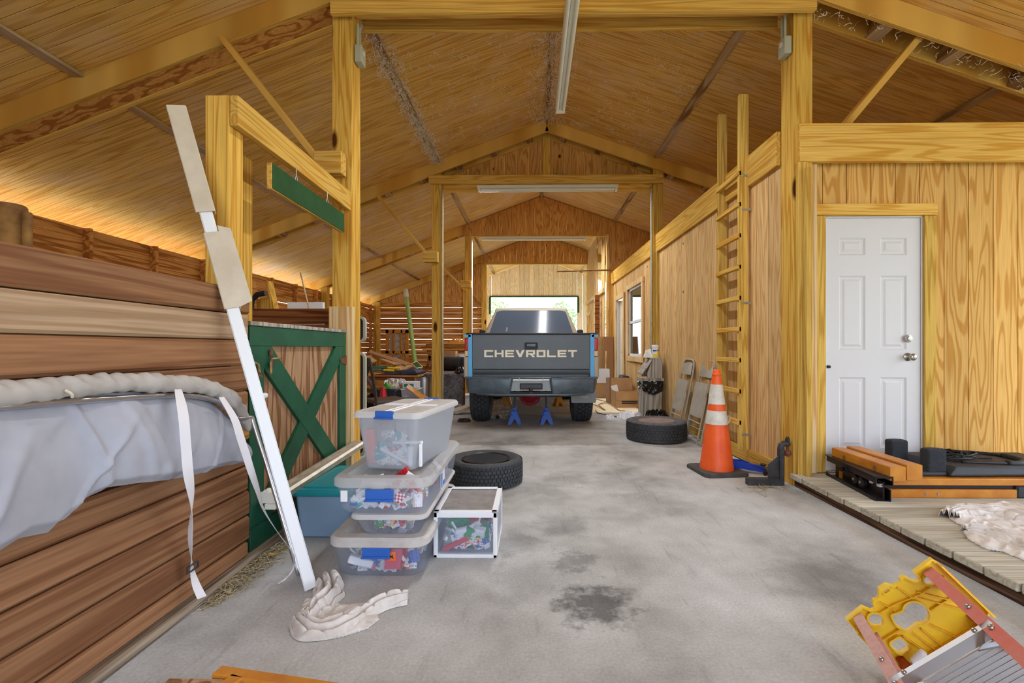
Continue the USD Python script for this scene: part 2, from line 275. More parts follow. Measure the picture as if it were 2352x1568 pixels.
# concrete: fine speckle, broad mottling, scuffs along the aisle and oil stains where they lie
def concrete():
    stains = [(*atZ(1371, 1385)[:2], .17, .62), (*atZ(1290, 1205)[:2], .20, .22), (*atZ(1180, 1250)[:2], .16, .2), (*atZ(1420, 1115)[:2], .3, .13), (*atZ(1130, 1020)[:2], .22, .3), (*atZ(1320, 1290)[:2], .12, .3), (*atZ(1490, 1150)[:2], .25, .18), (*atZ(1215, 1330)[:2], .22, .16), (*atZ(1300, 1100)[:2], .22, .18), (*atZ(1900, 1330)[:2], .3, .25), (*atZ(1080, 1180)[:2], .25, .15)]
    N = {'g': ('geometry', {}), 'n1': ('noise_texture', {'scale': 1.6, 'detail': 3, 'roughness': .65}), 'r1': ('rgb_ramp', {'ramp': [(.3, lin((158, 157, 155))), (.5, lin((190, 190, 189))), (.7, lin((208, 209, 210)))]}),
         'n2': ('noise_texture', {'scale': 80, 'detail': 2, 'roughness': .8}), 'f2': ('map_range', {'from_min': .25, 'from_max': .75, 'to_min': .80, 'to_max': 1.1}), 'x1': ('vector_math', {'math_type': 'scale'}),
         'm3': ('mapping', {'scale': (14, 2.2, 1), 'rotation': (0, 0, .5)}), 'n3': ('noise_texture', {'scale': 1, 'detail': 3, 'roughness': .7}), 'f3': ('map_range', {'from_min': .58, 'from_max': .8, 'to_min': 1, 'to_max': .74, 'clamp': True}), 'x2': ('vector_math', {'math_type': 'scale'}),
         'n4': ('noise_texture', {'scale': 9, 'detail': 3, 'roughness': .7}), 'p': ('diffuse_bsdf', {})}
    L = [('g.position', 'n1.vector'), ('n1.fac', 'r1.fac'), ('g.position', 'n2.vector'), ('n2.fac', 'f2.value'), ('r1.color', 'x1.vector1'), ('f2.result', 'x1.scale'), ('g.position', 'm3.vector'), ('m3.vector', 'n3.vector'),
         ('n3.fac', 'f3.value'), ('x1.vector', 'x2.vector1'), ('f3.result', 'x2.scale'), ('g.position', 'n4.vector')]
    out = 'x2.vector'
    N['w'] = ('map_range', {'from_min': .2, 'from_max': .8, 'to_min': -.14, 'to_max': .14}); L.append(('n4.fac', 'w.value'))
    for i, (x, y, r, a) in enumerate(stains):
        N |= {f'd{i}': ('vector_math', {'math_type': 'distance', 'vector2': (x, y, 0)}), f'e{i}': ('math', {'math_type': 'add'}), f's{i}': ('map_range', {'from_min': r * .45, 'from_max': r * 1.15, 'to_min': 1 - a, 'to_max': 1, 'clamp': True}), f'y{i}': ('vector_math', {'math_type': 'scale'})}
        L += [('g.position', f'd{i}.vector1'), (f'd{i}.value', f'e{i}.value1'), ('w.result', f'e{i}.value2'), (f'e{i}.value', f's{i}.value'), (out, f'y{i}.vector1'), (f's{i}.result', f'y{i}.scale')]; out = f'y{i}.vector'
    L.append((out, 'p.color')); return usdkit.material(stage, '/World/Looks/concrete', N, L, surface='p.BSDF')
concrete_mat = concrete()
pbr('ground_gravel', (190, 184, 150), .9, c2=(160, 168, 120), nscale=.6); pbr('white_sand', (246, 243, 234), .9, c2=(238, 234, 222), nscale=2)
m = MATS
# ---------------------------------------------------------------- the setting
RX = .25
def roof(x): return 4.75 - .377 * (RX - x) if x < RX else 4.75 - .35 * (x - RX)
FR = [3.73, 7.39, 11.05, 14.71]; YF = 18.4
def xr(y): return 2.085 - .0165 * (y - 3.8)
solo('floor', bx(-5.6, 5.8, -2.6, 18.6, -.12, 0, .002), concrete_mat, 'worn grey concrete floor with oil stains down the aisle', 'floor', kind='structure')
solo('ground', bx(-60, 60, -40, 90, -.3, -.13, .01), m['ground_gravel'], 'sunlit pale ground outside the barn', 'ground', kind='structure')
solo('ground_strip', bx(-16, -5.2, -4, 24, -.13, -.11, .005), m['white_sand'], 'strip of pale sand along the outer stall wall', 'ground', kind='structure')
solo('roof', cat(*[prism(Polygon([(RX, 4.83), (x, roof(x) + .08), (x, roof(x) + .12), (RX, 4.87)]), 21.4) for x in (-5.75, 5.9)]).apply_transform(np.array([[1, 0, 0, 0], [0, 0, 1, -2.7], [0, 1, 0, 0], [0, 0, 0, 1.0]])), m['roof_metal'], 'roof deck above the plywood ceiling', 'roof', kind='structure')
BAYS = [(-2.7, 1.0, 'entrance bay nearest the open front'), (1.0, 3.73, 'bay with the first horse stall'), (3.73, 7.39, 'bay behind the front cross beam'), (7.39, 11.05, 'bay over the pickup truck'), (11.05, 14.71, 'bay beyond the pickup truck'), (14.71, 18.7, 'bright bay at the far end')]
for bi, (y0, y1, where) in enumerate(BAYS):
    c = thing('ceiling', 'grooved plywood ceiling sloping both ways, over the ' + where, 'ceiling', (0, y0, 3), kind='structure')
    w = [.62, .1, .1, .2, .2, .4][bi]; n = int(round((y1 - y0) / w)); w = (y1 - y0) / n; mat = m['ceiling_ply' if bi < 3 else 'ceiling_far']
    for s in (-1, 1):
        xs = [RX + s * d for d in (0, 1.75, 3.87, 5.8 if s < 0 else 5.5)]
        for a, b in zip(xs, xs[1:]):
            for k in range(n):
                yc = y0 + (k + .5) * w
                part(c, 'plank', beam((a, yc, roof(a) + .01), (b, yc, roof(b) + .01), w - .005, .02, c=.002), mat)
        for x in xs[1:3]:
            part(c, 'batten', bx(x - .045, x + .045, y0, y1, roof(x) - .03, roof(x) - .004), m['batten_wood'])
    part(c, 'ridge_strip', bx(RX - .03, RX + .03, y0, y1, 4.70, 4.745), m['batten_wood'])
# rafters: two boards with blocks between, at each frame
for i, y in enumerate(FR):
    r = thing('rafter_pair', ['paired roof rafters with spacer blocks over the front posts', 'paired roof rafters with spacer blocks behind the hanging lamp', 'paired roof rafters over the truck tailgate, plywood gable below', 'paired roof rafters at the far storage wall'][i], 'rafter', (0, y, 2.6), kind='structure')
    for s, xe in ((-1, -5.6), (1, 5.6)):
        for dy in (-.11, .11):
            z0, z1 = roof(RX) - .103, roof(xe) - .103
            part(r, 'rafter', beam((RX, y + dy, z0), (xe, y + dy, z1), .04, .19), m['rafter_wood'])
        for k in range(9):
            x = RX + s * (.28 + .58 * k)
            if abs(x - RX) < 5.2: part(r, 'spacer_block', beam((x - s * .05, y, roof(x - s * .05) - .125), (x + s * .05, y, roof(x + s * .05) - .125), .178, .13), m['batten_wood'])
    if i == 0: part(r, 'soffit_board', beam((-1.62, y, roof(-1.62) - .188), (-5.6, y, roof(-5.6) - .188), .18, .018), m['outer_board_x'])
# posts
PR = [(2.085, 2.235), (1.95, 2.11), (1.83, 1.99), (1.80, 1.95)]
for i, y in enumerate(FR):
    for s in (0, 1):
        x0, x1 = (-1.60, -1.44) if s == 0 else PR[i]
        nm = [['square pine post beside the green stall door', 'square pine post where the ladder wall meets the porch wall'], ['square pine post standing before the junk pile', 'square pine post half buried in the long siding wall'], ['pine post behind the truck cab, lit edge', 'pine post at the end of the long siding wall'], ['far pine post by the slatted storage wall', 'far pine post by the end bay']][i][s]
        solo('post', bx(x0, x1, y - .09, y + .09, 0, roof((x0 + x1) / 2) - .06), m['pine_z'], nm, 'post', kind='structure')
# tie beams
b = thing('tie_beam', 'doubled pine cross beam above the aisle, nearest the camera', 'beam', (.3, 3.6, 3.7), kind='structure')
part(b, 'beam_board', bx(-1.58, 2.22, 3.555, 3.598, 3.725, 3.95), m['pine_x']); part(b, 'beam_board', bx(-1.43, 2.08, 3.862, 3.902, 3.80, 3.99), m['pine_x']); part(b, 'beam_flat', bx(-1.43, 2.08, 3.68, 3.72, 3.79, 3.97), m['rafter_wood'])
b = thing('tie_beam', 'pine cross beam with lit strip lamp under plywood gable', 'beam', (.2, 7.25, 3.7), kind='structure')
part(b, 'beam_board', bx(-1.63, 2.09, 7.215, 7.257, 3.71, 3.84), m['pine_x']); part(b, 'beam_board', bx(-1.43, 1.94, 7.47, 7.51, 3.66, 3.86), m['pine_x']); part(b, 'beam_flat', bx(-1.43, 1.94, 7.31, 7.46, 3.70, 3.74), m['rafter_wood'])
# diagonal knee braces with the blocks that carry them
def brace(name_label, a, b_, blk, mat='rafter_wood', w=.045, h=.095):
    t = thing('knee_brace', name_label, 'brace', (b_[0], b_[1], b_[2]), kind='structure'); part(t, 'brace_bar', beam(a, b_, w, h, up=(0, 1, 0)), m[mat])
    if blk: part(t, 'brace_block', bx(*blk), m['pine_x'])
brace('thin knee brace from the stall rafter down to the front post', atY(512, 88, 3.57), atY(752, 395, 3.57), (*sorted((atY(730, 0, 3.57)[0], atY(792, 0, 3.57)[0])), 3.50, 3.60, atY(0, 408, 3.57)[2], atY(0, 358, 3.57)[2]))
brace('thin knee brace beside the post at the junk pile', atY(868, 450, 7.24), atY(992, 598, 7.24), (*sorted((atY(973, 0, 7.2)[0], atY(1006, 0, 7.2)[0])), 7.17, 7.27, atY(0, 604, 7.2)[2], atY(0, 580, 7.2)[2]))
brace('short knee brace beside the post behind the truck cab', atY(990, 590, 10.9), atY(1072, 668, 10.9), (*sorted((atY(1058, 0, 10.85)[0], atY(1082, 0, 10.85)[0])), 10.83, 10.93, atY(0, 662, 10.85)[2], atY(0, 646, 10.85)[2]))
brace('short knee brace at the slatted storage wall', atY(1080, 668, 14.55), atY(1104, 694, 14.55), None)
brace('knee brace rising from the porch wall beam to the rafter', atY(2112, 82, 3.72), atY(1930, 300, 3.72), None, w=.05, h=.10)
# gable infill
def siding(parent, x0, x1, lo, hi, y, mat, w=.195, th=.018, along='x', plane=None):
    """Upright siding boards side by side; lo and hi give the lower and upper edge at a place along the wall."""
    n = max(1, int(round((x1 - x0) / w))); w = (x1 - x0) / n
    for k in range(n):
        a, b = x0 + k * w + .003, x0 + (k + 1) * w - .003
        pa = [(a, lo(a)), (b, lo(b)), (b, hi(b)), (a, hi(a))]
        if pa[2][1] - pa[1][1] < .02 and pa[3][1] - pa[0][1] < .02: continue
        if along == 'x': part(parent, 'siding_board', put(prism(Polygon(pa), th), (1, 0, 0), (0, 0, 1), (0, 1, 0), (0, y, 0)), mat)
        else:
            X = plane; pts = np.array([[X(p[0]), p[0], p[1]] for p in pa]); v = np.vstack([pts, pts + [th, 0, 0]])
            part(parent, 'siding_board', M(v, [[0, 2, 1], [0, 3, 2], [4, 5, 6], [4, 6, 7], [0, 1, 5], [0, 5, 4], [1, 2, 6], [1, 6, 5], [2, 3, 7], [2, 7, 6], [3, 0, 4], [3, 4, 7]]), mat)
g = thing('wall_gable', 'plywood gable panel with king post above the lit strip lamp', 'wall', (.25, 7.52, 3.7), kind='structure')
siding(g, -1.43, 1.94, lambda x: 3.72, lambda x: roof(x) - .2, 7.52, m['siding_gable']); part(g, 'backing', bx(-1.43, 1.94, 7.539, 7.55, 3.70, 3.9), m['siding_gable'])
part(g, 'king_post', bx(.19, .31, 7.46, 7.515, 3.8, 4.62), m['pine_z']); part(g, 'wire_ring', tube([(.46 + .11 * math.cos(a), 7.44, 3.86 + .11 * math.sin(a)) for a in np.linspace(.1, PI - .1, 14)], .006), m['galvanised'])
g = thing('wall_gable', 'plywood gable over the truck with knot holes and lit lamp at its foot', 'wall', (.25, 11.05, 3.7), kind='structure')
siding(g, -1.68, 1.83, lambda x: 3.79, lambda x: roof(x) - .02, 10.9, m['siding_gable']); siding(g, 1.83, 4.2, lambda x: 2.9, lambda x: roof(x) - .02, 10.9, m['siding_gable'])
part(g, 'header_board', bx(-1.5, 1.83, 10.92, 11.0, 3.77, 3.83), m['pine_x']); part(g, 'trim_strip', bx(1.80, 1.86, 10.86, 10.895, 0, 3.80), m['pine_pale'])
g = thing('wall_gable', 'orange plywood gable with round knot holes beyond the truck', 'wall', (.25, 14.7, 3.8), kind='structure')
siding(g, -1.62, 1.80, lambda x: 3.80, lambda x: roof(x) - .02, 14.55, m['siding_gable']); part(g, 'header_board', bx(-1.5, 1.8, 14.575, 14.7, 3.77, 3.84), m['pine_x'])
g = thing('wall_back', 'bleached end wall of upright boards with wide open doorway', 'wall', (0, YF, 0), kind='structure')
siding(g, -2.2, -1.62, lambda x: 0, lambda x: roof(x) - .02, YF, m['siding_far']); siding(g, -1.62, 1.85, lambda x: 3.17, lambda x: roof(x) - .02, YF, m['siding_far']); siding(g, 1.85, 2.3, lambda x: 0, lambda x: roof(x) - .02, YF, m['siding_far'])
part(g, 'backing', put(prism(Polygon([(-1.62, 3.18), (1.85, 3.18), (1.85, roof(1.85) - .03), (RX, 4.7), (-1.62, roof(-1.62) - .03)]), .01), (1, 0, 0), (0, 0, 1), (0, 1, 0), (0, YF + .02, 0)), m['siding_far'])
part(g, 'door_track', bx(-1.66, 1.9, YF - .04, YF - .005, 3.14, 3.19), m['green_dark']); part(g, 'track_end', bx(-1.70, -1.64, YF - .06, YF - .005, 2.45, 3.16), m['green_dark']); part(g, 'track_end', bx(1.87, 1.93, YF - .06, YF - .005, 2.5, 3.16), m['green_dark'])
# slatted storage wall at the far end of the stalls
g = thing('wall_storage', 'orange board wall with light gaps behind the junk pile', 'wall', (-3.3, 14.75, 0), kind='structure')
z = 0.02
for k in range(15):
    gap = {5: .012, 7: .02, 9: .014, 10: .016, 11: .022, 13: .014}.get(k, .003)
    part(g, 'board', bx(-5.1, -1.6, 14.70, 14.735, z, z + .17 - gap), m['outer_board_x']); z += .17
siding(g, -5.1, -1.6, lambda x: 2.56, lambda x: roof(x) - .02, 14.70, m['siding_gable']); part(g, 'backing', put(prism(Polygon([(-5.1, 2.57), (-1.6, 2.57), (-1.6, roof(-1.6) - .03), (-5.1, roof(-5.1) - .03)]), .01), (1, 0, 0), (0, 0, 1), (0, 1, 0), (0, 14.72, 0)), m['siding_gable'])
for x in (-5.0, -2.2): part(g, 'stud', bx(x, x + .12, 14.6, 14.7, 0, roof(x) - .2), m['pine_z'])
# outer wall of the stalls: horizontal boards, light gaps, studs
g = thing('wall_left', 'outer stall wall of horizontal boards stopping short of the eaves', 'wall', (-5.1, 6, 0), kind='structure')
YS = [-2.6, .07, 3.73, 7.39, 11.05, 14.7]
for j, (ya, yb) in enumerate(zip(YS, YS[1:])):
    z = .02
    for k in range(16):
        gap = .002 if j < 3 else rnd.choice([.003, .004, .012, .02])
        h = .155 if k < 15 else .12
        part(g, 'board', bx(-5.14, -5.105, ya + .004, yb - .004, z, z + h - gap), m['outer_board']); z += h
for k in range(19): part(g, 'stud', bx(-5.105, -5.02, -2.2 + .915 * k, -2.16 + .915 * k, 0, 2.46), m['outer_board'])
for y in FR: part(g, 'stud', bx(-5.1, -4.95, y - .08, y + .08, 0, roof(-5.0) - .2), m['pine_z'])
# divider between the stalls
g = thing('wall_divider', 'dark brown stall divider boards seen over the green door', 'wall', (-3.3, 3.7, 0), kind='structure')
for k in range(11): part(g, 'board', bx(-5.0, -1.62, 3.70, 3.738, .005 + .129 * k, .129 * (k + 1)), m['divider_board'])
part(g, 'end_trim', bx(-1.60, -1.415, 3.575, 3.635, 0, 1.425), m['pine_pale'])
# stall front beside the camera
g = thing('wall_stall_front', 'red-brown stall front of horizontal tongue boards, canvas hanging on it', 'wall', (-1.47, .6, 0), kind='structure')
for k in range(11):
    zt = 1.397 - .1285 * k; zb = max(zt - .1285, .03); mt = {1: 'stall_board_grey', 5: 'stall_board_yellow'}.get(k, 'stall_board')
    part(g, 'board', bx(-1.49, -1.45, -1.6, 2.335 - (.012 if k % 3 == 1 else 0), zb + .0015, zt - (.0035 if k != 6 else .02), .011), m[mt])
part(g, 'backing', bx(-1.52, -1.492, -1.6, 2.25, .03, 1.36), m['stall_board'])
solo('trim_1', bx(-1.50, -1.405, -1.6, 3.62, 0, .032, .006), m['sill_wood'], 'weathered sill board along the foot of the stall front', 'trim', kind='structure')
# post and rail of the near stall
t = thing('stall_post', 'square pine post rising behind the stall front with rail to next post', 'post', (-1.54, 2.3, 0), kind='structure')
part(t, 'post_shaft', bx(-1.615, -1.495, 2.235, 2.345, 0, 2.35), m['pine_z']); part(t, 'top_rail', bx(-1.492, -1.450, 2.235, 3.76, 2.20, 2.35), m['pine_y'])
solo('stall_post', bx(-1.74, -1.64, 2.55, 2.66, 0, 2.2), m['pine_z'], 'second slim post behind the near stall post', 'post', kind='structure')
# green half door
g = thing('door_2', 'green painted stall half door with X brace over bare plywood', 'door', (-1.47, 3.0, .03), kind='structure')
DY0, DY1, DZ0, DZ1 = 2.352, 3.60, .035, 1.215
part(g, 'plywood_panel', bx(-1.512, -1.487, DY0, DY1, DZ0, DZ1), m['door_ply'])
part(g, 'top_rail', bx(-1.487, -1.462, DY0, DY1, 1.108, DZ1), m['green_paint']); part(g, 'bottom_rail', bx(-1.487, -1.462, DY0, DY1, DZ0, .15), m['green_paint'])
part(g, 'stile', bx(-1.487, -1.463, DY0, DY0 + .125, .151, 1.107), m['green_paint']); part(g, 'stile', bx(-1.487, -1.463, DY1 - .125, DY1, .151, 1.107), m['green_paint'])
inner = sbox(DY0 + .125, .151, DY1 - .125, 1.107)
def slat(a, b, w): return LineString([a, b]).buffer(w / 2, cap_style='flat')
yl, yr_, = DY0 + .10, DY1 - .10
d1 = slat((yl - .1, 1.107 + .09), (yr_ + .1, .151 - .09), .135).intersection(inner.buffer(.0)); d2 = slat((yl - .1, .151 - .09), (yr_ + .1, 1.107 + .09), .135).intersection(inner)
part(g, 'brace', put(prism(d1, .022), (0, 1, 0), (0, 0, 1), (1, 0, 0), (-1.487, 0, 0)), m['green_paint'])
for q in d2.difference(d1.buffer(.002)).geoms: part(g, 'brace', put(prism(q, .021), (0, 1, 0), (0, 0, 1), (1, 0, 0), (-1.487, 0, 0)), m['green_paint'])
part(g, 'top_cap', bx(-1.515, -1.455, DY0, DY1, DZ1 + .001, DZ1 + .024), m['weathered'])
for zc in (1.0, .27):
    h = part(g, 'hinge', cat(bx(-1.461, -1.456, DY1 - .004, DY1 + .02, zc - .045, zc + .045), put(prism(Polygon([(0, -.04), (-.13, -.012), (-.13, .012), (0, .04)]), .004), (0, 1, 0), (0, 0, 1), (1, 0, 0), (-1.461, DY1 - .006, zc))), m['rust'])
    part(h, 'hinge_pin', tube([(-1.452, DY1 + .006, zc - .05), (-1.452, DY1 + .006, zc + .05)], .006), m['rust'])
q0 = atX(578, 834, -1.445)[1:]; q1 = atX(640, 822, -1.445)[1:]
lt = part(g, 'latch_bolt', tube([(-1.445, q1[0] + .01, q1[1]), (-1.443, q1[0] - .07, q1[1] - .004), (-1.441, q1[0] - .085, q1[1] - .02), (-1.438, q1[0] - .09, q1[1] - .075), (-1.438, q1[0] - .1, q1[1] - .085)], .0075), m['brass_old'])
part(g, 'latch_bolt', tube([(-1.445, q0[0] - .02, q0[1]), (-1.443, q0[0] + .03, q0[1]), (-1.441, q0[0] + .05, q0[1] - .012), (-1.438, q0[0] + .06, q0[1] - .07), (-1.438, q0[0] + .07, q0[1] - .075)], .0075), m['brass_old'])
for yy, zz in ((q1[0] - .06, q1[1] + .03), (q1[0] - .055, q1[1] - .035), (q0[0] - .0, q0[1] + .03)): part(g, 'latch_keeper', bx(-1.462, -1.448, yy - .012, yy + .012, zz - .02, zz + .02, .004), m['rust'])
part(g, 'snap_clip', tube([(-1.432, q0[0] + .03 + .03 * math.cos(a), q0[1] - .066 + .018 * math.sin(a)) for a in np.linspace(0, 2 * PI, 14)[:-1]], .004, closed=True), m['rust'])
# ladder wall along the aisle
g = thing('wall_right', 'long aisle wall of upright plywood boards, window and door in it', 'wall', (2.05, 7.4, 0), kind='structure')
def xw(y): return xr(y)
WY0, WY1, WZ0, WZ1 = 8.2, 9.4, .93, 2.28           # window opening
QY0, QY1, QZ1 = 9.75, 10.55, 2.18                    # side door opening
siding(g, 3.82, WY0, lambda y: .10 if y < 5.3 else .0, lambda y: 2.62, 0, m['siding_aisle'], w=.2, along='y', plane=xw)
siding(g, WY0, WY1, lambda y: 0, lambda y: WZ0, 0, m['siding_aisle'], along='y', plane=xw); siding(g, WY0, WY1, lambda y: WZ1, lambda y: 2.62, 0, m['siding_aisle'], along='y', plane=xw)
siding(g, WY1, QY0, lambda y: 0, lambda y: 2.62, 0, m['siding_aisle'], along='y', plane=xw); siding(g, QY0, QY1, lambda y: QZ1, lambda y: 2.62, 0, m['siding_aisle'], along='y', plane=xw); siding(g, QY1, 11.0, lambda y: 0, lambda y: 2.62, 0, m['siding_aisle'], along='y', plane=xw)
for a, b_ in ((3.82, WY0), (WY1, QY0), (QY1, 11.0)): part(g, 'backing', beam((xw(a) + .028, a, 1.3), (xw(b_) + .028, b_, 1.3), .012, 2.6), m['siding_aisle'])
part(g, 'top_board', beam((xw(3.82) - .02, 3.82, 2.76), (xw(11) - .02, 11.0, 2.76), .038, .285), m['pine_y'])
part(g, 'base_board', beam((xw(3.82) - .012, 3.82, .075), (xw(5.9) - .012, 5.9, .075), .024, .13), m['pine_y'])
part(g, 'wall_strip', bx(xw(7.0) - .05, xw(7.0) - .005, 7.23, 7.27, .5, 2.62), m['pine_treated'])
for yy, zz in ((6.15, 2.50), (6.15, 1.85), (5.0, 1.62), (7.9, 2.5)): part(g, 'knot_hole', mv(lathe([(0, 0), (.018, .001), (.014, .004), (0, .005)], 8), ry=-PI / 2, x=xw(yy) + .001, y=yy, z=zz), m['rust'])
# window in the aisle wall
g = thing('window_1', 'tall sash window in the long aisle wall, sky through its panes', 'window', (2.0, 8.8, .9), kind='structure')
def wbox(y0, y1, z0, z1, d0, d1): return beam((xw(8.8) + (d0 + d1) / 2, y0, (z0 + z1) / 2), (xw(8.8) + (d0 + d1) / 2, y1, (z0 + z1) / 2), abs(d1 - d0), z1 - z0)
for y0, y1, z0, z1 in ((WY0 - .09, WY0, WZ0, WZ1), (WY1, WY1 + .09, WZ0, WZ1), (WY0 - .10, WY1 + .10, WZ1, WZ1 + .1), (WY0 - .09, WY1 + .09, WZ0 - .1, WZ0)): part(g, 'casing', wbox(y0, y1, z0, z1, -.03, -.002), m['pine_pale'])
sash = part(g, 'sash', cat(wbox(WY0, WY0 + .04, WZ0, WZ1, .01, .06), wbox(WY1 - .04, WY1, WZ0, WZ1, .01, .06), wbox(WY0, WY1, WZ0, WZ0 + .05, .01, .06), wbox(WY0, WY1, WZ1 - .04, WZ1, .01, .06), wbox(WY0, WY1, 1.58, 1.63, .01, .06)), m['white_paint'])
part(sash, 'pane', wbox(WY0 + .04, WY1 - .04, WZ0 + .05, 1.58, .03, .034), m['pane_glass']); part(sash, 'pane', wbox(WY0 + .04, WY1 - .04, 1.63, WZ1 - .04, .03, .034), m['pane_glass'])
part(g, 'air_conditioner', wbox(WY0 + .15, WY1 - .1, WZ0 + .05, WZ0 + .42, .1, .4), m['fixture_white'])
# side door in the aisle wall, seen in its reveal
g = thing('door_3', 'cream side door set back in the aisle wall beside the window', 'door', (2.0, 10.1, 0), kind='structure')
def qbox(y0, y1, z0, z1, d0, d1): return beam((xw(10.1) + (d0 + d1) / 2, y0, (z0 + z1) / 2), (xw(10.1) + (d0 + d1) / 2, y1, (z0 + z1) / 2), abs(d1 - d0), z1 - z0)
pbr('cream_paint', (226, 214, 184), .5); m = MATS
for y0, y1, z0, z1 in ((QY0 - .09, QY0, 0, QZ1), (QY1, QY1 + .09, 0, QZ1), (QY0 - .1, QY1 + .1, QZ1, QZ1 + .1)): part(g, 'casing', qbox(y0, y1, z0, z1, -.03, -.002), m['pine_pale'])
part(g, 'jamb', qbox(QY1 - .03, QY1, 0, QZ1, 0, .12), m['white_paint']); part(g, 'door_leaf', qbox(QY0, QY1 - .03, .02, QZ1 - .02, .07, .11), m['cream_paint'])
for z0, z1 in ((.25, .85), (1.0, 1.6), (1.72, 2.05)):
    for a in (QY0 + .1, QY0 + .43): part(g, 'door_panel', qbox(a, a + .24, z0, z1, .062, .072), m['cream_paint'])
# bay beyond: plywood wall with loft opening
g = thing('wall_loft', 'bright plywood wall beyond the truck with loft opening and shelf rail', 'wall', (1.8, 12.9, 0), kind='structure')
xl = lambda y: 1.80
siding(g, 11.2, 14.6, lambda y: 0 if not 13.75 < y < 14.5 else 2.1, lambda y: 2.46, 0, m['siding_aisle'], along='y', plane=xl)
siding(g, 11.2, 11.45, lambda y: 2.55, lambda y: 4.15, 0, m['siding_aisle'], along='y', plane=xl); siding(g, 12.4, 14.6, lambda y: 2.55, lambda y: 4.15, 0, m['siding_aisle'], along='y', plane=xl)
part(g, 'shelf_rail', bx(1.74, 1.80, 11.1, 14.6, 2.45, 2.55), m['pine_pale'])
for a, b_, z0, z1 in ((11.40, 11.46, 2.55, 3.8), (12.4, 12.46, 2.55, 3.8), (11.4, 12.46, 3.78, 3.86)): part(g, 'opening_trim', bx(1.77, 1.80, a, b_, z0, z1), m['pine_pale'])
part(g, 'opening_back', bx(2.1, 2.14, 11.2, 12.7, 2.55, 4.0), m['divider_board'])
for a, b_, z0, z1 in ((13.68, 13.75, 0, 2.15), (14.5, 14.57, 0, 2.15), (13.66, 14.58, 2.1, 2.2)): part(g, 'door_casing', bx(1.77, 1.80, a, b_, z0, z1), m['pine_pale'])
# porch wall that faces the camera, with the white door
g = thing('wall_front', 'porch wall of upright plywood boards around the white door', 'wall', (4, 3.72, .1), kind='structure')
PX0, PX1, PZ0, PZ1 = 2.375, 3.135, .10, 2.145
siding(g, 2.24, PX0 - .01, lambda x: .10, lambda x: 2.6, 3.72, m['siding_front']); siding(g, PX0 - .01, PX1 + .01, lambda x: PZ1 + .01, lambda x: 2.6, 3.72, m['siding_front']); siding(g, PX1 + .01, 5.7, lambda x: .10, lambda x: 2.6, 3.72, m['siding_front'])
part(g, 'backing', bx(2.24, PX0 - .01, 3.739, 3.75, .1, 2.6), m['siding_front']); part(g, 'backing', bx(PX1 + .01, 5.7, 3.739, 3.75, .1, 2.6), m['siding_front']); part(g, 'backing', bx(PX0 - .01, PX1 + .01, 3.739, 3.75, PZ1, 2.6), m['siding_front'])
part(g, 'header_beam', bx(2.125, 5.7, 3.615, 3.66, 2.57, 2.87), m['pine_x'])
part(g, 'corner_board', bx(2.10, 2.175, 3.60, 3.638, 0, 2.56), m['pine_treated']); part(g, 'corner_board', bx(2.178, 2.275, 3.645, 3.70, .1, 2.56), m['pine_pale']); part(g, 'corner_board', bx(2.135, 2.172, 3.55, 3.598, .1, 2.5), m['pine_treated'])
part(g, 'door_trim', bx(PX0 - .105, PX0 - .012, 3.672, 3.718, .10, PZ1 + .012), m['pine_treated']); part(g, 'door_trim', bx(PX1 + .012, PX1 + .105, 3.672, 3.718, .10, PZ1 + .012), m['pine_treated']); part(g, 'door_trim', bx(PX0 - .105, PX1 + .105, 3.66, 3.718, PZ1 + .014, PZ1 + .105), m['pine_x'])
part(g, 'base_trim', bx(PX1 + .107, 5.7, 3.69, 3.718, .10, .21), m['pine_x']); part(g, 'base_trim', bx(2.277, PX0 - .107, 3.69, 3.718, .10, .19), m['pine_x'])
g = thing('door_1', 'white six-panel door with silver knob and deadbolt on the porch', 'door', (2.75, 3.7, .1), kind='structure')
def door_face():
    rects = []
    for cx in (PX0 + .215, PX1 - .215):
        for z0, z1 in ((1.845, 1.985), (1.08, 1.68), (.29, .86)): rects.append((cx - .105, cx + .105, z0, z1))
    slab = sbox(PX0 + .004, PZ0 + .012, PX1 - .004, PZ1 - .003)
    for r in rects: slab = slab.difference(sbox(r[0], r[2], r[1], r[3]))
    face = put(prism(slab, .04), (1, 0, 0), (0, 0, 1), (0, 1, 0), (0, 3.70, 0)); pans = []
    for r in rects:
        x0, x1, z0, z1 = r; v = []
        for d, i in ((3.700, 0), (3.709, .012), (3.709, .028), (3.7025, .045)): v += [(x0 + i, d, z0 + i), (x1 - i, d, z0 + i), (x1 - i, d, z1 - i), (x0 + i, d, z1 - i)]
        v += [(x0, 3.735, z0), (x1, 3.735, z0), (x1, 3.735, z1), (x0, 3.735, z1)]; f = []
        for k in range(3):
            for q in range(4): a, b_ = 4 * k + q, 4 * k + (q + 1) % 4; f += [[a, b_, b_ + 4], [a, b_ + 4, a + 4]]
        f += [[12, 13, 14], [12, 14, 15], [16, 18, 17], [16, 19, 18]]
        for q in range(4): a, b_ = q, (q + 1) % 4; f += [[a, a + 16, b_ + 16], [a, b_ + 16, b_]]
        pans.append(M(v, f))
    return face, pans
face, pans = door_face(); part(g, 'door_leaf', face, m['white_paint'])
for q in pans: part(g, 'door_panel', q, m['white_paint'])
pbr('satin_nickel', (176, 174, 168), .32, 1.0); m = MATS
kx = atY(2087, 0, 3.69)[0]; kz = [atY(0, 819, 3.69)[2], atY(0, 778, 3.69)[2]]
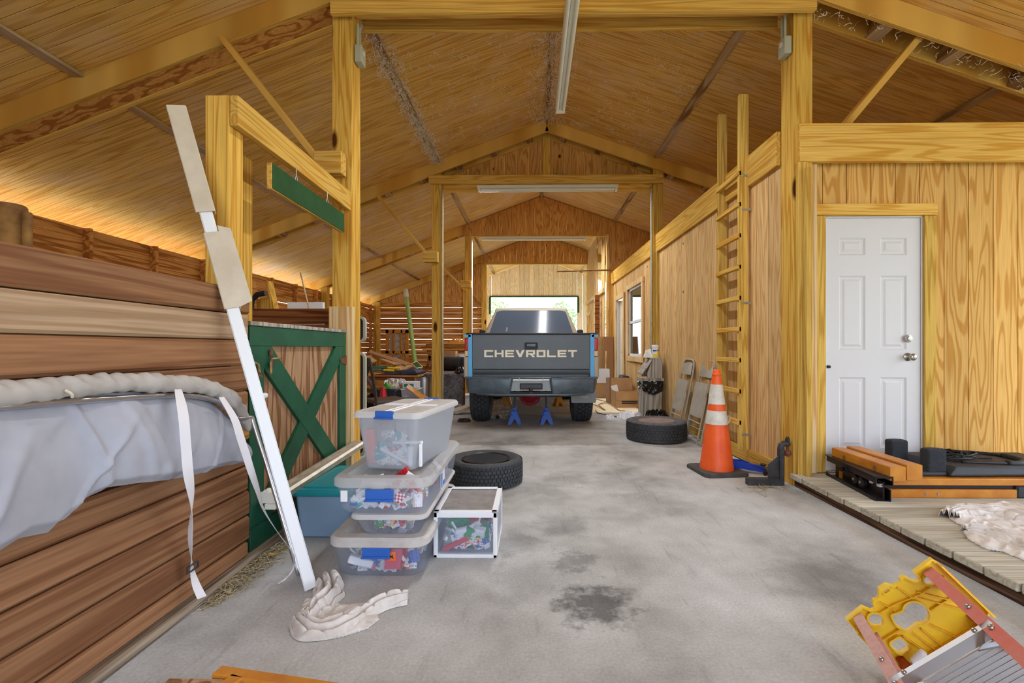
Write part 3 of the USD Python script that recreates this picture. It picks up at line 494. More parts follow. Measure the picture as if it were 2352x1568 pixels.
part(g, 'door_knob', put(lathe([(.033, 0), (.033, .006), (.014, .012), (.012, .03), (.026, .04), (.029, .056), (.022, .068), (0, .07)], 20), (1, 0, 0), (0, 0, 1), (0, -1, 0), (kx, 3.70, kz[0])), m['satin_nickel'], True)
part(g, 'deadbolt', put(lathe([(.031, 0), (.031, .012), (.018, .016), (.016, .026), (0, .028)], 20), (1, 0, 0), (0, 0, 1), (0, -1, 0), (kx, 3.70, kz[1])), m['satin_nickel'], 40)
part(g, 'door_stop', put(lathe([(.012, 0), (.012, .02), (0, .022)], 10), (1, 0, 0), (0, 0, 1), (0, -1, 0), (PX0 + .02, 3.70, atY(0, 841, 3.7)[2])), m['tar_black'])
for z in (.35, 1.1, 1.95): part(g, 'hinge', bx(PX0 - .006, PX0 + .006, 3.692, 3.704, z - .045, z + .045), m['white_paint'])
part(g, 'jamb', cat(bx(PX0 - .011, PX0, 3.69, 3.74, .1, PZ1 + .01), bx(PX1, PX1 + .011, 3.69, 3.74, .1, PZ1 + .01), bx(PX0, PX1, 3.69, 3.74, PZ1, PZ1 + .012)), m['white_paint']); part(g, 'threshold', bx(PX0, PX1, 3.66, 3.74, .10, .111), m['steel'])
# porch deck
g = thing('deck', 'weathered porch deck boards on a dark sill beside the concrete', 'deck', (3.9, 2, 0), kind='structure')
part(g, 'sill', bx(2.09, 2.16, -1.6, 3.64, 0, .058, .006), m['dark_sill']); part(g, 'sill', bx(5.5, 5.6, -1.6, 3.64, 0, .058, .006), m['dark_sill'])
y = 3.655
for k in range(34):
    part(g, 'deck_board', bx(2.068 + rnd.uniform(-.006, .006), 5.65, y - .145, y, .0585, .1, .005), m['deck_wood']); y -= .155
solo('loft_floor', bx(2.2, 5.6, 3.85, 10.85, 2.5, 2.56), m['siding_gable'], 'loft floor above the rooms along the aisle', 'floor', kind='structure')
g = thing('wall_entrance', 'entrance wall of plywood around the open barn doorway', 'wall', (0, -2.66, 0), kind='structure')
siding(g, -5.1, -1.6, lambda x: 0, lambda x: roof(x) - .02, -2.66, m['siding_gable']); siding(g, -1.6, 2.2, lambda x: 3.8, lambda x: roof(x) - .02, -2.66, m['siding_gable']); siding(g, 2.2, 5.6, lambda x: 0, lambda x: roof(x) - .02, -2.66, m['siding_gable'])
g = thing('wall_porch_end', 'outer wall of the porch and loft, upright plywood boards', 'wall', (5.65, 4, 0), kind='structure')
siding(g, 3.7, 11, lambda y: 0, lambda y: 2.6, 0, m['siding_gable'], along='y', plane=lambda y: 5.66)
# strip lamps
def strip_lamp(label, a, b, lit):
    LAMP = lit
    a, b = np.array(a, float), np.array(b, float); d, s, u = frame(b - a); c = (a + b) / 2
    t = thing('strip_lamp', label, 'lamp', c)
    part(t, 'housing', beam(a + u * .0, b + u * .0, .105, .045), m['fixture_white']); part(t, 'ridge', beam(a - u * .03, b - u * .03, .03, .02), m['fixture_white'])
    tm = m['fixture_white']
    if lit:
        l = UsdLux.RectLight.Define(stage, t + '/tube_glow'); l.CreateWidthAttr(float(np.linalg.norm(b - a) - .12)); l.CreateHeightAttr(.085); l.CreateIntensityAttr(LAMP); l.CreateColorAttr(Gf.Vec3f(.96, .98, 1.0)); l.AddTranslateOp().Set(Gf.Vec3d(0, 0, -.071)); l.AddRotateZOp().Set(90.0 if abs(d[1]) > .7 else 0.0)
    for q in (-1, 1): part(t, 'tube', tube([a + d * .06 + s * q * .034 - u * .052, b - d * .06 + s * q * .034 - u * .052], .0165, 10), tm, 40)
    for e, w in ((a, 1), (b, -1)): part(t, 'socket', beam(e + d * w * .01 - u * .045, e + d * w * .045 - u * .045, .1, .05), m['fixture_white'])
strip_lamp('white strip lamp running along the aisle under the front beam', (.305, 2.5, 3.70), (.315, 4.94, 3.70), 56.0)
strip_lamp('lit strip lamp under the cross beam below the king post gable', (-.87, 7.36, 3.69), (1.40, 7.36, 3.70), 70.0)
strip_lamp('strip lamp above the truck cab under knot-holed gable', (-1.20, 10.98, 3.75), (1.32, 10.98, 3.755), 110.0)
# ================================================================ pickup truck on stands
pbr('truck_grey', (92, 101, 108), .42, c2=(84, 92, 99), nscale=3); pbr('truck_dark', (62, 72, 78), .3, c2=(76, 88, 96), nscale=9); pbr('truck_black', (20, 22, 26), .5); pbr('truck_beige', (176, 164, 144), .4)
pbr('bumper_face', (84, 98, 108), .26, c2=(64, 78, 88), nscale=7); pbr('bumper_grey', (146, 156, 160), .45); pbr('tail_red', (176, 30, 34), .25); pbr('tail_amber', (214, 186, 140), .3)
pbr('letter_cream', (236, 228, 206), .5); pbr('tape_blue', (96, 178, 236), .6); pbr('dark_glass', (92, 106, 124), .08, specular_ior_level=.9)
pbr('rubber', (60, 63, 68), .7, c2=(46, 49, 54), nscale=30); pbr('rubber_dusty', (98, 98, 100), .85, c2=(72, 72, 76), nscale=14); pbr('diff_red', (176, 40, 50), .5); pbr('iron', (70, 72, 74), .5, .6)
m = MATS
SPH = trimesh.creation.icosphere(1)
def rhull(pts, r):
    """Rounded solid: hull of balls at the points."""
    pts = np.asarray(pts, float); r = np.broadcast_to(r, (len(pts),))
    return trimesh.convex.convex_hull(np.vstack([SPH.vertices * q + p for p, q in zip(pts, r)]))
def rbox(x0, x1, y0, y1, z0, z1, r): return rhull([(x, y, z) for x in (x0 + r, x1 - r) for y in (y0 + r, y1 - r) for z in (z0 + r, z1 - r)], r)
def make_tire(r, w, rim, rows=4, n=46, lug=.010, slant=.3):
    """A tyre about the z axis, centred: carcass and tread blocks as two meshes."""
    h = w / 2; prof = [(rim, -h * .72), (rim + .012, -h * .82), (r * .82, -h), (r * .93, -h * .93), (r - lug, -h * .78), (r - lug, h * .78), (r * .93, h * .93), (r * .82, h), (rim + .012, h * .82), (rim, h * .72), (rim - .004, 0)]
    body = lathe(prof, 48, closed=True); bl = []
    rw = w * .86 / rows
    for j in range(rows):
        zc = -w * .43 + rw * (j + .5)
        for k in range(n):
            a = 2 * PI * (k + .5 * (j % 2)) / n; L = 2 * PI * r / n * .8
            b = bx(-lug * .9, lug * (.55 if j in (0, rows - 1) else .95), -L / 2, L / 2, -rw * .44, rw * .44, .002); b.vertices[:, 1] += b.vertices[:, 2] * slant * (1 if j % 2 else -1)
            b = mv(b, x=r - lug * .75, z=zc); bl.append(mv(b, rz=a))
    return body, cat(bl)
TY = 5.86
t = thing('pickup_truck', 'grey pickup truck raised on stands, tailgate towards the camera', 'truck', (0, 8.3, 0))
# bed and cab
for s in (-1, 1):
    part(t, 'bed_side', rhull([(s * .80, 5.98, .66), (s * .80, 5.98, 1.24), (s * .78, 7.75, .66), (s * .78, 7.75, 1.24), (s * .815, 6.1, .95), (s * .815, 7.7, .95)], .042), m['truck_beige'], 40)
    part(t, 'bed_rail', rbox(s * .805 - .055, s * .805 + .055, 5.965, 7.8, 1.255, 1.295, .018), m['truck_black'], 40)
    l = part(t, 'tail_light', rbox(s * .835 - .034, s * .835 + .034, 5.925, 5.99, 1.06, 1.225, .012), m['tail_red'], 40); part(l, 'amber_lens', rbox(s * .835 - .034, s * .835 + .034, 5.927, 5.99, .985, 1.058, .01), m['tail_amber'], 40)
    part(t, 'corner_panel', rbox(s * .835 - .05, s * .835 + .05, 5.93, 6.05, .70, .985, .025), m['truck_beige'], 40)
    part(t, 'masking_tape', cat(bx(s * .795 - .026, s * .795 + .026, 5.915, 5.925, .70, 1.27), bx(s * .83 - .045, s * .83 + .045, 5.915, 5.922, 1.235, 1.27)), m['tape_blue'])
    part(t, 'side_mirror', rbox(s * .98 - .06, s * .98 + .06, 9.1, 9.2, 1.32, 1.46, .03), m['truck_black'], 40)
part(t, 'bed_floor', bx(-.75, .75, 6.0, 7.75, .70, .74), m['truck_black']); part(t, 'bed_front', bx(-.78, .78, 7.72, 7.78, .7, 1.26), m['truck_black'])
tg = sbox(-.762, .76, .762, 1.275)
part(t, 'tailgate', put(prism(tg.buffer(-.012).buffer(.012), .05), (1, 0, 0), (0, 0, 1), (0, 1, 0), (0, 5.93, 0)), m['truck_grey'])
part(t, 'tailgate_cap', rbox(-.77, .77, 5.915, 5.99, 1.268, 1.292, .01), m['truck_black'], 40)
for z0, z1, mt in ((.812, .822, 'truck_black'), (.79, .806, 'truck_dark'), (.752, .778, 'truck_black')): part(t, 'tailgate_ridge', bx(-.755, .755, 5.918, 5.932, z0, z1), m[mt])
part(t, 'lower_panel', bx(-.75, .75, 5.94, 5.99, .69, .76), m['truck_dark'])
h = part(t, 'tailgate_handle', put(prism(sbox(-.088, 1.076, .088, 1.168).buffer(-.02).buffer(.02).difference(sbox(-.072, 1.088, .072, 1.156)), .012), (1, 0, 0), (0, 0, 1), (0, 1, 0), (0, 5.919, 0)), m['truck_black'])
part(h, 'handle_recess', bx(-.072, .072, 5.926, 5.931, 1.088, 1.156), m['truck_black']); part(h, 'handle_flap', rbox(-.062, .062, 5.915, 5.93, 1.108, 1.152, .007), m['truck_dark'], 40)
def letters(word, w, h, gap):
    B = lambda *q: sbox(q[0], q[2], q[1], q[3]); a, b = .2, .2
    G = {'C': B(0, 1, 0, 1).difference(B(a, 1.1, b, 1 - b)), 'H': unary_union([B(0, a, 0, 1), B(1 - a, 1, 0, 1), B(0, 1, .4, .6)]), 'E': unary_union([B(0, a, 0, 1), B(0, 1, 0, b), B(0, .92, .4, .6), B(0, 1, 1 - b, 1)]),
         'V': Polygon([(0, 1), (.26, 1), (.5, .32), (.74, 1), (1, 1), (.62, 0), (.38, 0)]), 'R': unary_union([B(0, a, 0, 1), B(0, 1, 1 - b, 1), B(1 - a, 1, .42, 1), B(0, 1, .36, .54), Polygon([(.42, .4), (.68, .4), (1, 0), (.72, 0)])]),
         'O': B(0, 1, 0, 1).difference(B(a, 1 - a, b, 1 - b)), 'L': unary_union([B(0, a, 0, 1), B(0, 1, 0, b)]), 'T': unary_union([B(.4, .6, 0, 1), B(0, 1, 1 - b, 1)])}
    out, x = [], 0
    for ch in word: out.append(affinity.translate(affinity.scale(G[ch].buffer(-.03).buffer(.05, join_style='mitre'), w, h, origin=(0, 0)), x, 0)); x += w + gap
    return out, x - gap
gl, L = letters('CHEVROLET', .112, .088, .0245); x0 = -L / 2 - .008
for q in gl: part(t, 'letter', put(prism(q, .006), (1, 0, 0), (0, 0, 1), (0, 1, 0), (x0, 5.925, .978)), m['letter_cream'])
part(t, 'cab', rhull([(s * .76, y, 1.15) for s in (-1, 1) for y in (7.92, 9.5)] + [(s * .77, y, 1.3) for s in (-1, 1) for y in (7.92, 9.35)] + [(s * .575, y, 1.735) for s in (-1, 1) for y in (8.02, 8.95)] + [(0, 8.05, 1.752), (0, 8.9, 1.752)], .06), m['truck_beige'], 40)
gw = Polygon([(-.735, 1.30), (.735, 1.30), (.60, 1.735), (.50, 1.755), (-.50, 1.755), (-.60, 1.735)])
k = (8.02 - 7.92) / (1.735 - 1.3); gv = np.array([0, k, 1]) / math.hypot(1, k)
rw = part(t, 'rear_window', put(prism(affinity.translate(gw, 0, -1.3).buffer(-.02).buffer(.02), .012), (1, 0, 0), gv, np.cross((1, 0, 0), gv), (0, 7.852, 1.3)), m['dark_glass'])
part(rw, 'window_post', beam((-.44, 7.848, 1.31), (-.415, 7.872, 1.45), .03, .004, up=(0, 1, 0)), m['bumper_grey'])
part(t, 'hood', rhull([(s * .74, y, z) for s in (-1, 1) for y, z in ((9.4, 1.2), (10.6, 1.1), (9.4, .7), (10.7, .65))], .06), m['truck_beige'], 40)
part(t, 'lower_body', rhull([(s * .74, y, z) for s in (-1, 1) for y in (7.95, 9.5) for z in (.62, 1.2)], .06), m['truck_beige'], 40)
for s in (-1, 1): part(t, 'frame_rail', bx(s * .40 - .04, s * .40 + .04, 6.1, 10.4, .50, .62), m['iron'])
# bumper
b = part(t, 'bumper', rhull([(-.80, 5.90, .68), (-.27, 5.86, .685), (-.79, 5.92, .54), (-.30, 5.875, .51), (-.84, 6.05, .66), (-.82, 6.05, .55), (-.55, 5.865, .60)], .035), m['bumper_face'], 40)
part(t, 'bumper', rhull([(.80, 5.90, .68), (.27, 5.86, .685), (.79, 5.92, .54), (.30, 5.875, .51), (.84, 6.05, .66), (.82, 6.05, .55), (.55, 5.865, .60)], .035), m['bumper_face'], 40)
part(b, 'step_panel', bx(-.31, .31, 5.885, 5.90, .54, .672), m['bumper_grey']); part(b, 'bumper_top', rbox(-.86, .86, 5.86, 6.0, .692, .722, .012), m['truck_dark'], 40); part(b, 'lower_bar', rhull([(-.70, 5.90, .505), (.70, 5.90, .505), (-.45, 5.85, .49), (.45, 5.85, .49)], .018), m['truck_dark'], 40); part(b, 'step_tread', bx(-.30, .30, 5.845, 5.90, .512, .525), m['truck_black'])
pr = part(b, 'plate_recess', put(prism(sbox(-.148, .560, .148, .640).buffer(-.014).buffer(.014).difference(sbox(-.138, .570, .138, .630)), .01), (1, 0, 0), (0, 0, 1), (0, 1, 0), (0, 5.876, 0)), m['truck_black']) if False else None
part(b, 'plate_rim', put(prism(sbox(-.148, .560, .148, .640).buffer(-.014).buffer(.014).difference(sbox(-.136, .572, .136, .628)), .01), (1, 0, 0), (0, 0, 1), (0, 1, 0), (0, 5.876, 0)), m['truck_black']); part(b, 'plate_recess', bx(-.136, .136, 5.881, 5.886, .572, .628), m['iron'])
part(b, 'hitch_ball', mv(lathe([(0, .075), (.018, .07), (.025, .05), (.018, .03), (.012, .02), (.024, .014), (.026, 0), (0, 0)], 16), x=-.005, y=5.86, z=.512), m['iron'], 40)
for s in (-1, 1): part(b, 'bumper_bolt', mv(SPH.copy(), s=.012, x=s * .155, y=5.856, z=.7), m['steel'], True)
# wheels, axle, flap
body, tread = make_tire(.385, .29, .20, rows=5, n=34, lug=.018, slant=.35)
for s in (-1, 1):
    for y in (6.86, 9.85):
        Ry = lambda q: mv(mv(q, ry=PI / 2), x=s * .745, y=y, z=.392)
        tr = part(t, 'tire', Ry(body), m['rubber'], 40); part(tr, 'tread', Ry(tread), m['rubber']); part(tr, 'wheel', Ry(lathe([(.2, -.1), (.19, -.08), (.16, .03), (.05, .05), (.05, .09), (0, .09)], 24)), m['iron'], 40)
part(t, 'axle', tube([(-.68, 6.86, .40), (.68, 6.86, .40)], .045, 10), m['iron'], 40)
d = part(t, 'differential', rhull([(-.02 + .10 * math.cos(a), 6.80, .395 + .10 * math.sin(a)) for a in np.linspace(0, 2 * PI, 14)[:-1]] + [(-.02, 6.72, .395)], .035), m['diff_red'], 40)
part(d, 'cover_rim', tube([(-.02 + .15 * math.cos(a), 6.80, .395 + .15 * math.sin(a)) for a in np.linspace(0, 2 * PI, 25)[:-1]], .014, 6, closed=True), m['diff_red'], 40)
part(t, 'mud_flap', put(prism(Polygon([(.56, .33), (.90, .33), (.91, .48), (.55, .48)]).buffer(-.02).buffer(.02), .01), (1, 0, 0), (0, 0, 1), (0, 1, 0), (0, 6.34, 0)), m['bumper_grey'])
part(t, 'flap_script', put(meshkit.text_mesh('husky', .026, .002), (1, 0, 0), (0, 0, 1), (0, -1, 0), (.70, 6.339, .40)), m['letter_cream'])
part(t, 'exhaust_pipe', tube([(-.52, 6.2, .48), (-.52, 7.4, .46), (-.3, 8.6, .45)], .03, 10), m['iron'], 40)
# axle stands
pbr('jack_blue', (24, 96, 208), .4); pbr('jack_gold', (206, 148, 40), .45); pbr('label_silver', (190, 194, 198), .5); m = MATS
def axle_stand(label, mat, group, h, loc):
    t = thing('axle_stand', label, 'stand', loc, group=group, local=True)
    for k in range(4):
        W0, W1, H = .092, .032, .19; pl = Polygon([(-W0, 0), (-W0 + .042, 0), (0, .085), (W0 - .042, 0), (W0, 0), (W1, H), (-W1, H)])
        sl = np.array([0, (W0 - W1) / H, 1]); sl /= np.linalg.norm(sl)
        part(t, 'frame_leg', mv(put(prism(pl, .006), (1, 0, 0), sl, np.cross((1, 0, 0), sl), (0, -W0, 0)), rz=k * PI / 2), m[mat])
    part(t, 'collar', bx(-.032, .032, -.032, .032, .185, .235, .006), m[mat]); c = part(t, 'ratchet_bar', bx(-.014, .014, -.014, .014, .1, h, .003), m['iron'])
    part(c, 'tooth_strip', cat([bx(-.012, .012, -.018, -.013, .25 + .014 * q, .256 + .014 * q, .001) for q in range(int((h - .27) / .014))]), m['iron']); part(t, 'saddle', cat(bx(-.045, .045, -.03, .03, h, h + .012), bx(-.045, -.035, -.03, .03, h, h + .03), bx(.035, .045, -.03, .03, h, h + .03)), m[mat])
    part(t, 'handle', tube(spline([(-.01, -.05, .20), (-.05, -.055, .205), (-.07, -.055, .17), (-.06, -.06, .14), (-.03, -.065, .135)], 14), .006), m[mat], True)
    part(t, 'label_plate', put(prism(Polygon([(-.045, 0), (.045, 0), (.028, .06), (-.028, .06)]), .002), (1, 0, 0), (0, .3, .954), (0, -.954, .3), (0, -.066, .085)), m['label_silver'])
    return t
a = axle_stand('blue axle stand under the truck frame, nearer the toy bins', 'jack_blue', 'blue axle stands', .52, (-.237, 6.58, 0)); dup(a, (.218, 6.58, 0), .05, 'blue axle stand under the truck frame, nearer the lying bare tire')
a = axle_stand('gold axle stand under the middle of the truck, wall of junk beyond', 'jack_gold', 'gold axle stands', .36, (-.46, 8.7, 0)); dup(a, (.52, 8.6, 0), .3, 'gold axle stand under the middle of the truck, trash box side')
# a red floor jack far under the truck
# ================================================================ loose tires
pbr('rim_black', (22, 22, 24), .3); pbr('rim_dusty', (150, 128, 118), .7, c2=(120, 100, 92), nscale=10); m = MATS
body, tread = make_tire(.305, .205, .19, rows=6, n=60, lug=.006, slant=.1)
t = thing('tire', 'black tire with black steel wheel lying beside the toy drawer', 'tire', (-.375, 3.75, .1), local=True)
part(t, 'carcass', body, m['rubber'], 40); part(t, 'tread', tread, m['rubber'])
w = part(t, 'wheel', lathe([(.197, .088), (.192, .094), (.186, .09), (.182, .07), (.17, .05), (.165, -.02), (.10, -.03), (.075, .015), (.05, .02), (.048, .0), (0, -.002)], 32), m['rim_black'], 40)
for k in range(5): part(w, 'lug_hole', mv(lathe([(.009, 0), (.009, .004), (.006, .004), (.006, 0)], 10), x=.057 * math.cos(k * 1.257), y=.057 * math.sin(k * 1.257), z=.019), m['iron'])
for k in range(10): part(w, 'vent_boss', mv(rhull([(0, -.014, 0), (0, .014, 0)], .007), x=.125, z=-.018, rz=0) if False else mv(mv(rhull([(0, -.014, 0), (0, .014, 0)], .007), x=.125, z=-.02), rz=k * PI / 5), m['iron'])
body, tread = make_tire(.352, .24, .21, rows=6, n=54, lug=.008, slant=.25)
t = thing('tire', 'dusty wide tire lying flat beside the folding chairs', 'tire', (1.505, 5.5, .118), local=True)
part(t, 'carcass', body, m['rubber_dusty'], 40); part(t, 'tread', tread, m['rubber']); part(t, 'wheel', lathe([(.222, .104), (.214, .112), (.207, .104), (.2, .06), (.19, .045), (.10, .04), (.08, .05), (0, .048)], 32), m['rim_dusty'], 40)
# ================================================================ storage bins with toy bricks
milky('clear_plastic', (216, 224, 238), .86); milky('frost_plastic', (226, 232, 240), .68); milky('lid_plastic', (222, 222, 222), .3, .4); milky('lid_white', (240, 240, 240), .12, .4); milky('tote_blue', (178, 208, 234), .18, .3); milky('drawer_clear', (200, 214, 234), .84)
pbr('lid_dusty', (204, 200, 196), .6, c2=(186, 180, 176), nscale=12); pbr('latch_blue', (44, 100, 190), .4); pbr('lid_teal', (18, 140, 150), .4); pbr('plastic_white', (236, 238, 242), .4); pbr('top_grey', (150, 144, 140), .7, c2=(126, 120, 116), nscale=14)
TOY = {'red': (206, 36, 48), 'blue': (36, 92, 180), 'yellow': (244, 200, 60), 'white': (240, 240, 240), 'grey': (150, 156, 162), 'green': (30, 150, 80), 'orange': (244, 120, 50), 'teal': (60, 170, 180), 'pink': (226, 70, 100)}
for k, c in TOY.items(): pbr('toy_' + k, c, .35)
m = MATS
def rring(x0, x1, y0, y1, r, n=6):
    return np.array([(cx + r * math.cos(a), cy + r * math.sin(a)) for cx, cy, q in ((x1 - r, y1 - r, 0), (x0 + r, y1 - r, 1), (x0 + r, y0 + r, 2), (x1 - r, y0 + r, 3)) for a in np.linspace(q * PI / 2, (q + 1) * PI / 2, n)])
def loft(rings, close=True, cap0=True, cap1=True):
    """Rings (n, 3) of equal length joined in order."""
    n = len(rings[0]); v = np.vstack(rings); f = []
    for i in range(len(rings) - 1):
        for q in range(n): a, b = i * n + q, i * n + (q + 1) % n; f += [[a, b, b + n], [a, b + n, a + n]]
    for on, i, s in ((cap0, 0, -1), (cap1, len(rings) - 1, 1)):
        if on:
            c = len(v); v = np.vstack([v, rings[i].mean(0)])
            for q in range(n): f.append([c, i * n + q, i * n + (q + 1) % n][::s])
    return M(v, f)
def R3(ring, z): return np.c_[ring, np.full(len(ring), z)]
def tub(x0, x1, y0, y1, z0, z1, r, taper, th=.003):
    o = lambda t, i=0: rring(x0 + t + i, x1 - t - i, y0 + t + i, y1 - t - i, max(r - i, .004))
    return loft([R3(o(taper + r * .25), z0), R3(o(taper), z0 + r * .25), R3(o(0), z1), R3(o(0, th), z1), R3(o(taper, th), z0 + r * .25 + th), R3(o(taper + r * .25, th), z0 + th)])
def bin_lid(x0, x1, y0, y1, z0, r, h, dish):
    o = lambda i: rring(x0 + i, x1 - i, y0 + i, y1 - i, max(r - i, .006))
    return loft([R3(o(.004), z0), R3(o(0), z0 + .004), R3(o(0), z0 + h * .7), R3(o(.012), z0 + h), R3(o(.06), z0 + h + .002), R3(o(.085), z0 + h - dish), R3(o(.12), z0 + h - dish)], cap0=False) if dish else loft([R3(o(.003), z0), R3(o(0), z0 + .004), R3(o(0), z0 + h * .6), R3(o(.01), z0 + h), R3(o(.03), z0 + h - .003)], cap0=False)
W_ = 0.0
def brick_proto(w, l, h, studs, k=1.0):
    ms = [bx(-w / 2, w / 2, -l / 2, l / 2, 0, h, .0008)]
    for i in range(studs[0]):
        for j in range(studs[1]): ms.append(mv(lathe([(.0024 * k, 0), (.0024 * k, .0018 * k), (0, .0018 * k)], 8), x=(i + .5) / studs[0] * w - w / 2, y=(j + .5) / studs[1] * l - l / 2, z=h))
    return cat(ms)
SHAPES = [(.016, .032, .0096, (2, 4)), (.016, .016, .0096, (2, 2)), (.008, .032, .0096, (1, 4)), (.032, .048, .0034, (4, 6)), (.016, .048, .0034, (2, 6))]
PROTO, WHERE = {}, {}
def toy_bricks(where, box_, n, size, front, heap_top):
    """The jumble in one bin: small bricks nobody could count as stuff, and the bigger ones by the front wall one by one."""
    x0, x1, y0, y1, z0 = box_; r = random.Random(len(where) * 7 + n)
    pool = {c: [] for c in TOY}
    for q in range(230):
        w, l, h, _ = r.choice(SHAPES); c = r.choice(['white'] * 12 + ['grey'] * 4 + ['blue', 'blue', 'red', 'yellow', 'teal', 'pink', 'orange', 'green'])
        fx = r.random(); x = x0 + (x1 - x0) * fx; y = y0 + .02 + (y1 - y0 - .02) * r.random() ** 1.7; z = z0 + .012 + heap_top * r.random() ** 1.6 * (.45 + .55 * abs(math.sin(fx * 9 + len(where))))
        s = size * r.uniform(.9, 1.6); b = mv(bx(-w / 2 * s, w / 2 * s, -l / 2 * s, l / 2 * s, -h / 2 * s, h / 2 * s, .0012), rx=r.uniform(-1, 1), ry=r.uniform(-1, 1), rz=r.uniform(0, 6)); b = mv(b, x=x, y=y, z=z); lo_, hi_ = b.vertices.min(0), b.vertices.max(0); sh_ = np.maximum([x0 + .006, y0 + .006, z0 + .002] - lo_, 0) + np.minimum([x1 - .006, y1 - .006, 9] - hi_, 0); pool[c].append(M(b.vertices + sh_, b.faces))
    t = thing('toy_brick_jumble', 'jumble of small coloured toy bricks filling ' + where, 'toy bricks', ((x0 + x1) / 2, (y0 + y1) / 2, z0), kind='stuff')
    for c, ms in pool.items():
        if ms: part(t, 'small_bricks', cat(ms), m['toy_' + c])
    for q in range(n):
        c = r.choice(front); si = r.randrange(len(SHAPES)); key = (c, si); w, l, h, st = SHAPES[si]; s = size * r.uniform(1.5, 2.3)
        rad = .5 * math.hypot(w, l) * s; x = min(max(x0 + (x1 - x0) * (q + r.random()) / n, x0 + rad * .9), x1 - rad * .9); z = z0 + .5 * rad + heap_top * r.uniform(.15, .9); y = y0 + rad * .85 + .02 * r.random()
        sh = ['long studded', 'square studded', 'narrow', 'wide flat', 'flat strip'][si]; lab = f'{c} {sh} toy brick near the front of {where}'; grp = f'{c} {sh} toy bricks in {where}'
        til = (r.uniform(40, 130), r.uniform(-40, 40), r.uniform(-50, 50))
        if key not in PROTO:
            t2 = thing('toy_brick', lab, 'toy brick', (x, y, z), group=grp, local=True); pr = stage.GetPrimAtPath(t2); xf = UsdGeom.Xformable(pr); xf.ClearXformOpOrder()
            xf.AddTranslateOp(opSuffix='place').Set(Gf.Vec3d(x, y, z)); xf.AddRotateXYZOp(opSuffix='tilt').Set(Gf.Vec3f(*til)); xf.AddScaleOp(opSuffix='size').Set(Gf.Vec3f(s, s, s))
            part(t2, 'block', bx(-w / 2, w / 2, -l / 2, l / 2, 0, h, .0008), m['toy_' + c]); part(t2, 'studs', M(brick_proto(w, l, h, st).vertices[24:], brick_proto(w, l, h, st).faces[len(CF):] - 24), m['toy_' + c]); PROTO[key] = t2
        else: dup(PROTO[key], (x, y, z), label=lab, group=grp, tilt=til, scale=(s, s, s))
def storage_bin(label, x0, x1, y0, y1, z0, z1, r, taper, lidh, over, dish, body, lid, latch, yaw=0.0):
    c = np.array([(x0 + x1) / 2, (y0 + y1) / 2]); hx, hy = (x1 - x0) / 2, (y1 - y0) / 2
    t = thing('storage_bin', label, 'storage bin', (*c, 0), rz=yaw, local=True)
    part(t, 'tub', tub(-hx, hx, -hy, hy, z0, z1, r, taper), m[body], 40)
    part(t, 'lid', bin_lid(-hx - over, hx + over, -hy - over, hy + over, z1 - .012, r + over, lidh, dish), m[lid], 40)
    for s in (-1, 1):
        if latch:
            w, hgt, zt = latch; yy = s * (hy + over + .003)
            l = part(t, 'latch', rbox(-w / 2, w / 2, min(yy, yy - s * .014), max(yy, yy - s * .014), zt - hgt, zt, .003), m['latch_blue'], 40)
            part(l, 'latch_lip', rbox(-w / 2 - .004, w / 2 + .004, min(yy, yy + s * .008), max(yy, yy + s * .008), zt - hgt - .004, zt - hgt + .006, .003), m['latch_blue'], 40)
    return t
for s_, args in enumerate([('lowest clear toy bin of the stack, blue latch and dusty grey lid', -.965, -.50, 2.15, 3.02, .0, .165, .07, .02, .045, .012, .028, 'clear_plastic', 'lid_dusty', (.13, .045, .155)),
                           ('shallow clear bin with white rim, second lowest in the stack', -.845, -.50, 2.13, 2.95, .205, .305, .04, .035, .022, .012, 0, 'clear_plastic', 'lid_white', None),
                           ('long clear toy bin with blue latch under the tall bin', -.925, -.475, 2.10, 2.98, .320, .462, .07, .018, .045, .012, .028, 'clear_plastic', 'lid_plastic', (.13, .05, .445))]):
    storage_bin(*args)
tb = storage_bin('tall frosted bin topping the stack, ribbed white lid with blue clip', -.83, -.50, 2.22, 2.80, .492, .765, .03, .035, .03, .016, 0, 'frost_plastic', 'lid_white', (.095, .035, .79), yaw=-.17)
part(tb, 'lid_rib', cat(bx(-.02, -.012, -.27, .27, .778, .787), bx(.012, .02, -.27, .27, .778, .787), bx(-.15, .15, -.012, -.004, .778, .787), bx(-.15, .15, .02, .028, .778, .787)), m['plastic_white']); part(tb, 'lid_panel', bx(-.145, .145, -.265, .265, .776, .781), m['lid_dusty'])
toy_bricks('the lowest bin', (-.905, -.555, 2.195, 2.9, .008), 24, 1.5, ['white', 'white', 'red', 'white', 'blue', 'white', 'grey', 'orange'], .07)
toy_bricks('the shallow bin', (-.78, -.57, 2.20, 2.85, .215), 16, 1.1, ['white', 'white', 'yellow', 'grey', 'red', 'green', 'white'], .045)
toy_bricks('the long bin under the tall one', (-.875, -.525, 2.145, 2.9, .33), 24, 1.4, ['white', 'red', 'blue', 'white', 'white', 'teal', 'white'], .065)
toy_bricks('the tall frosted bin', (-.80, -.635, 2.285, 2.5, .50), 12, 1.7, ['white', 'white', 'teal', 'white', 'grey', 'red'], .08)
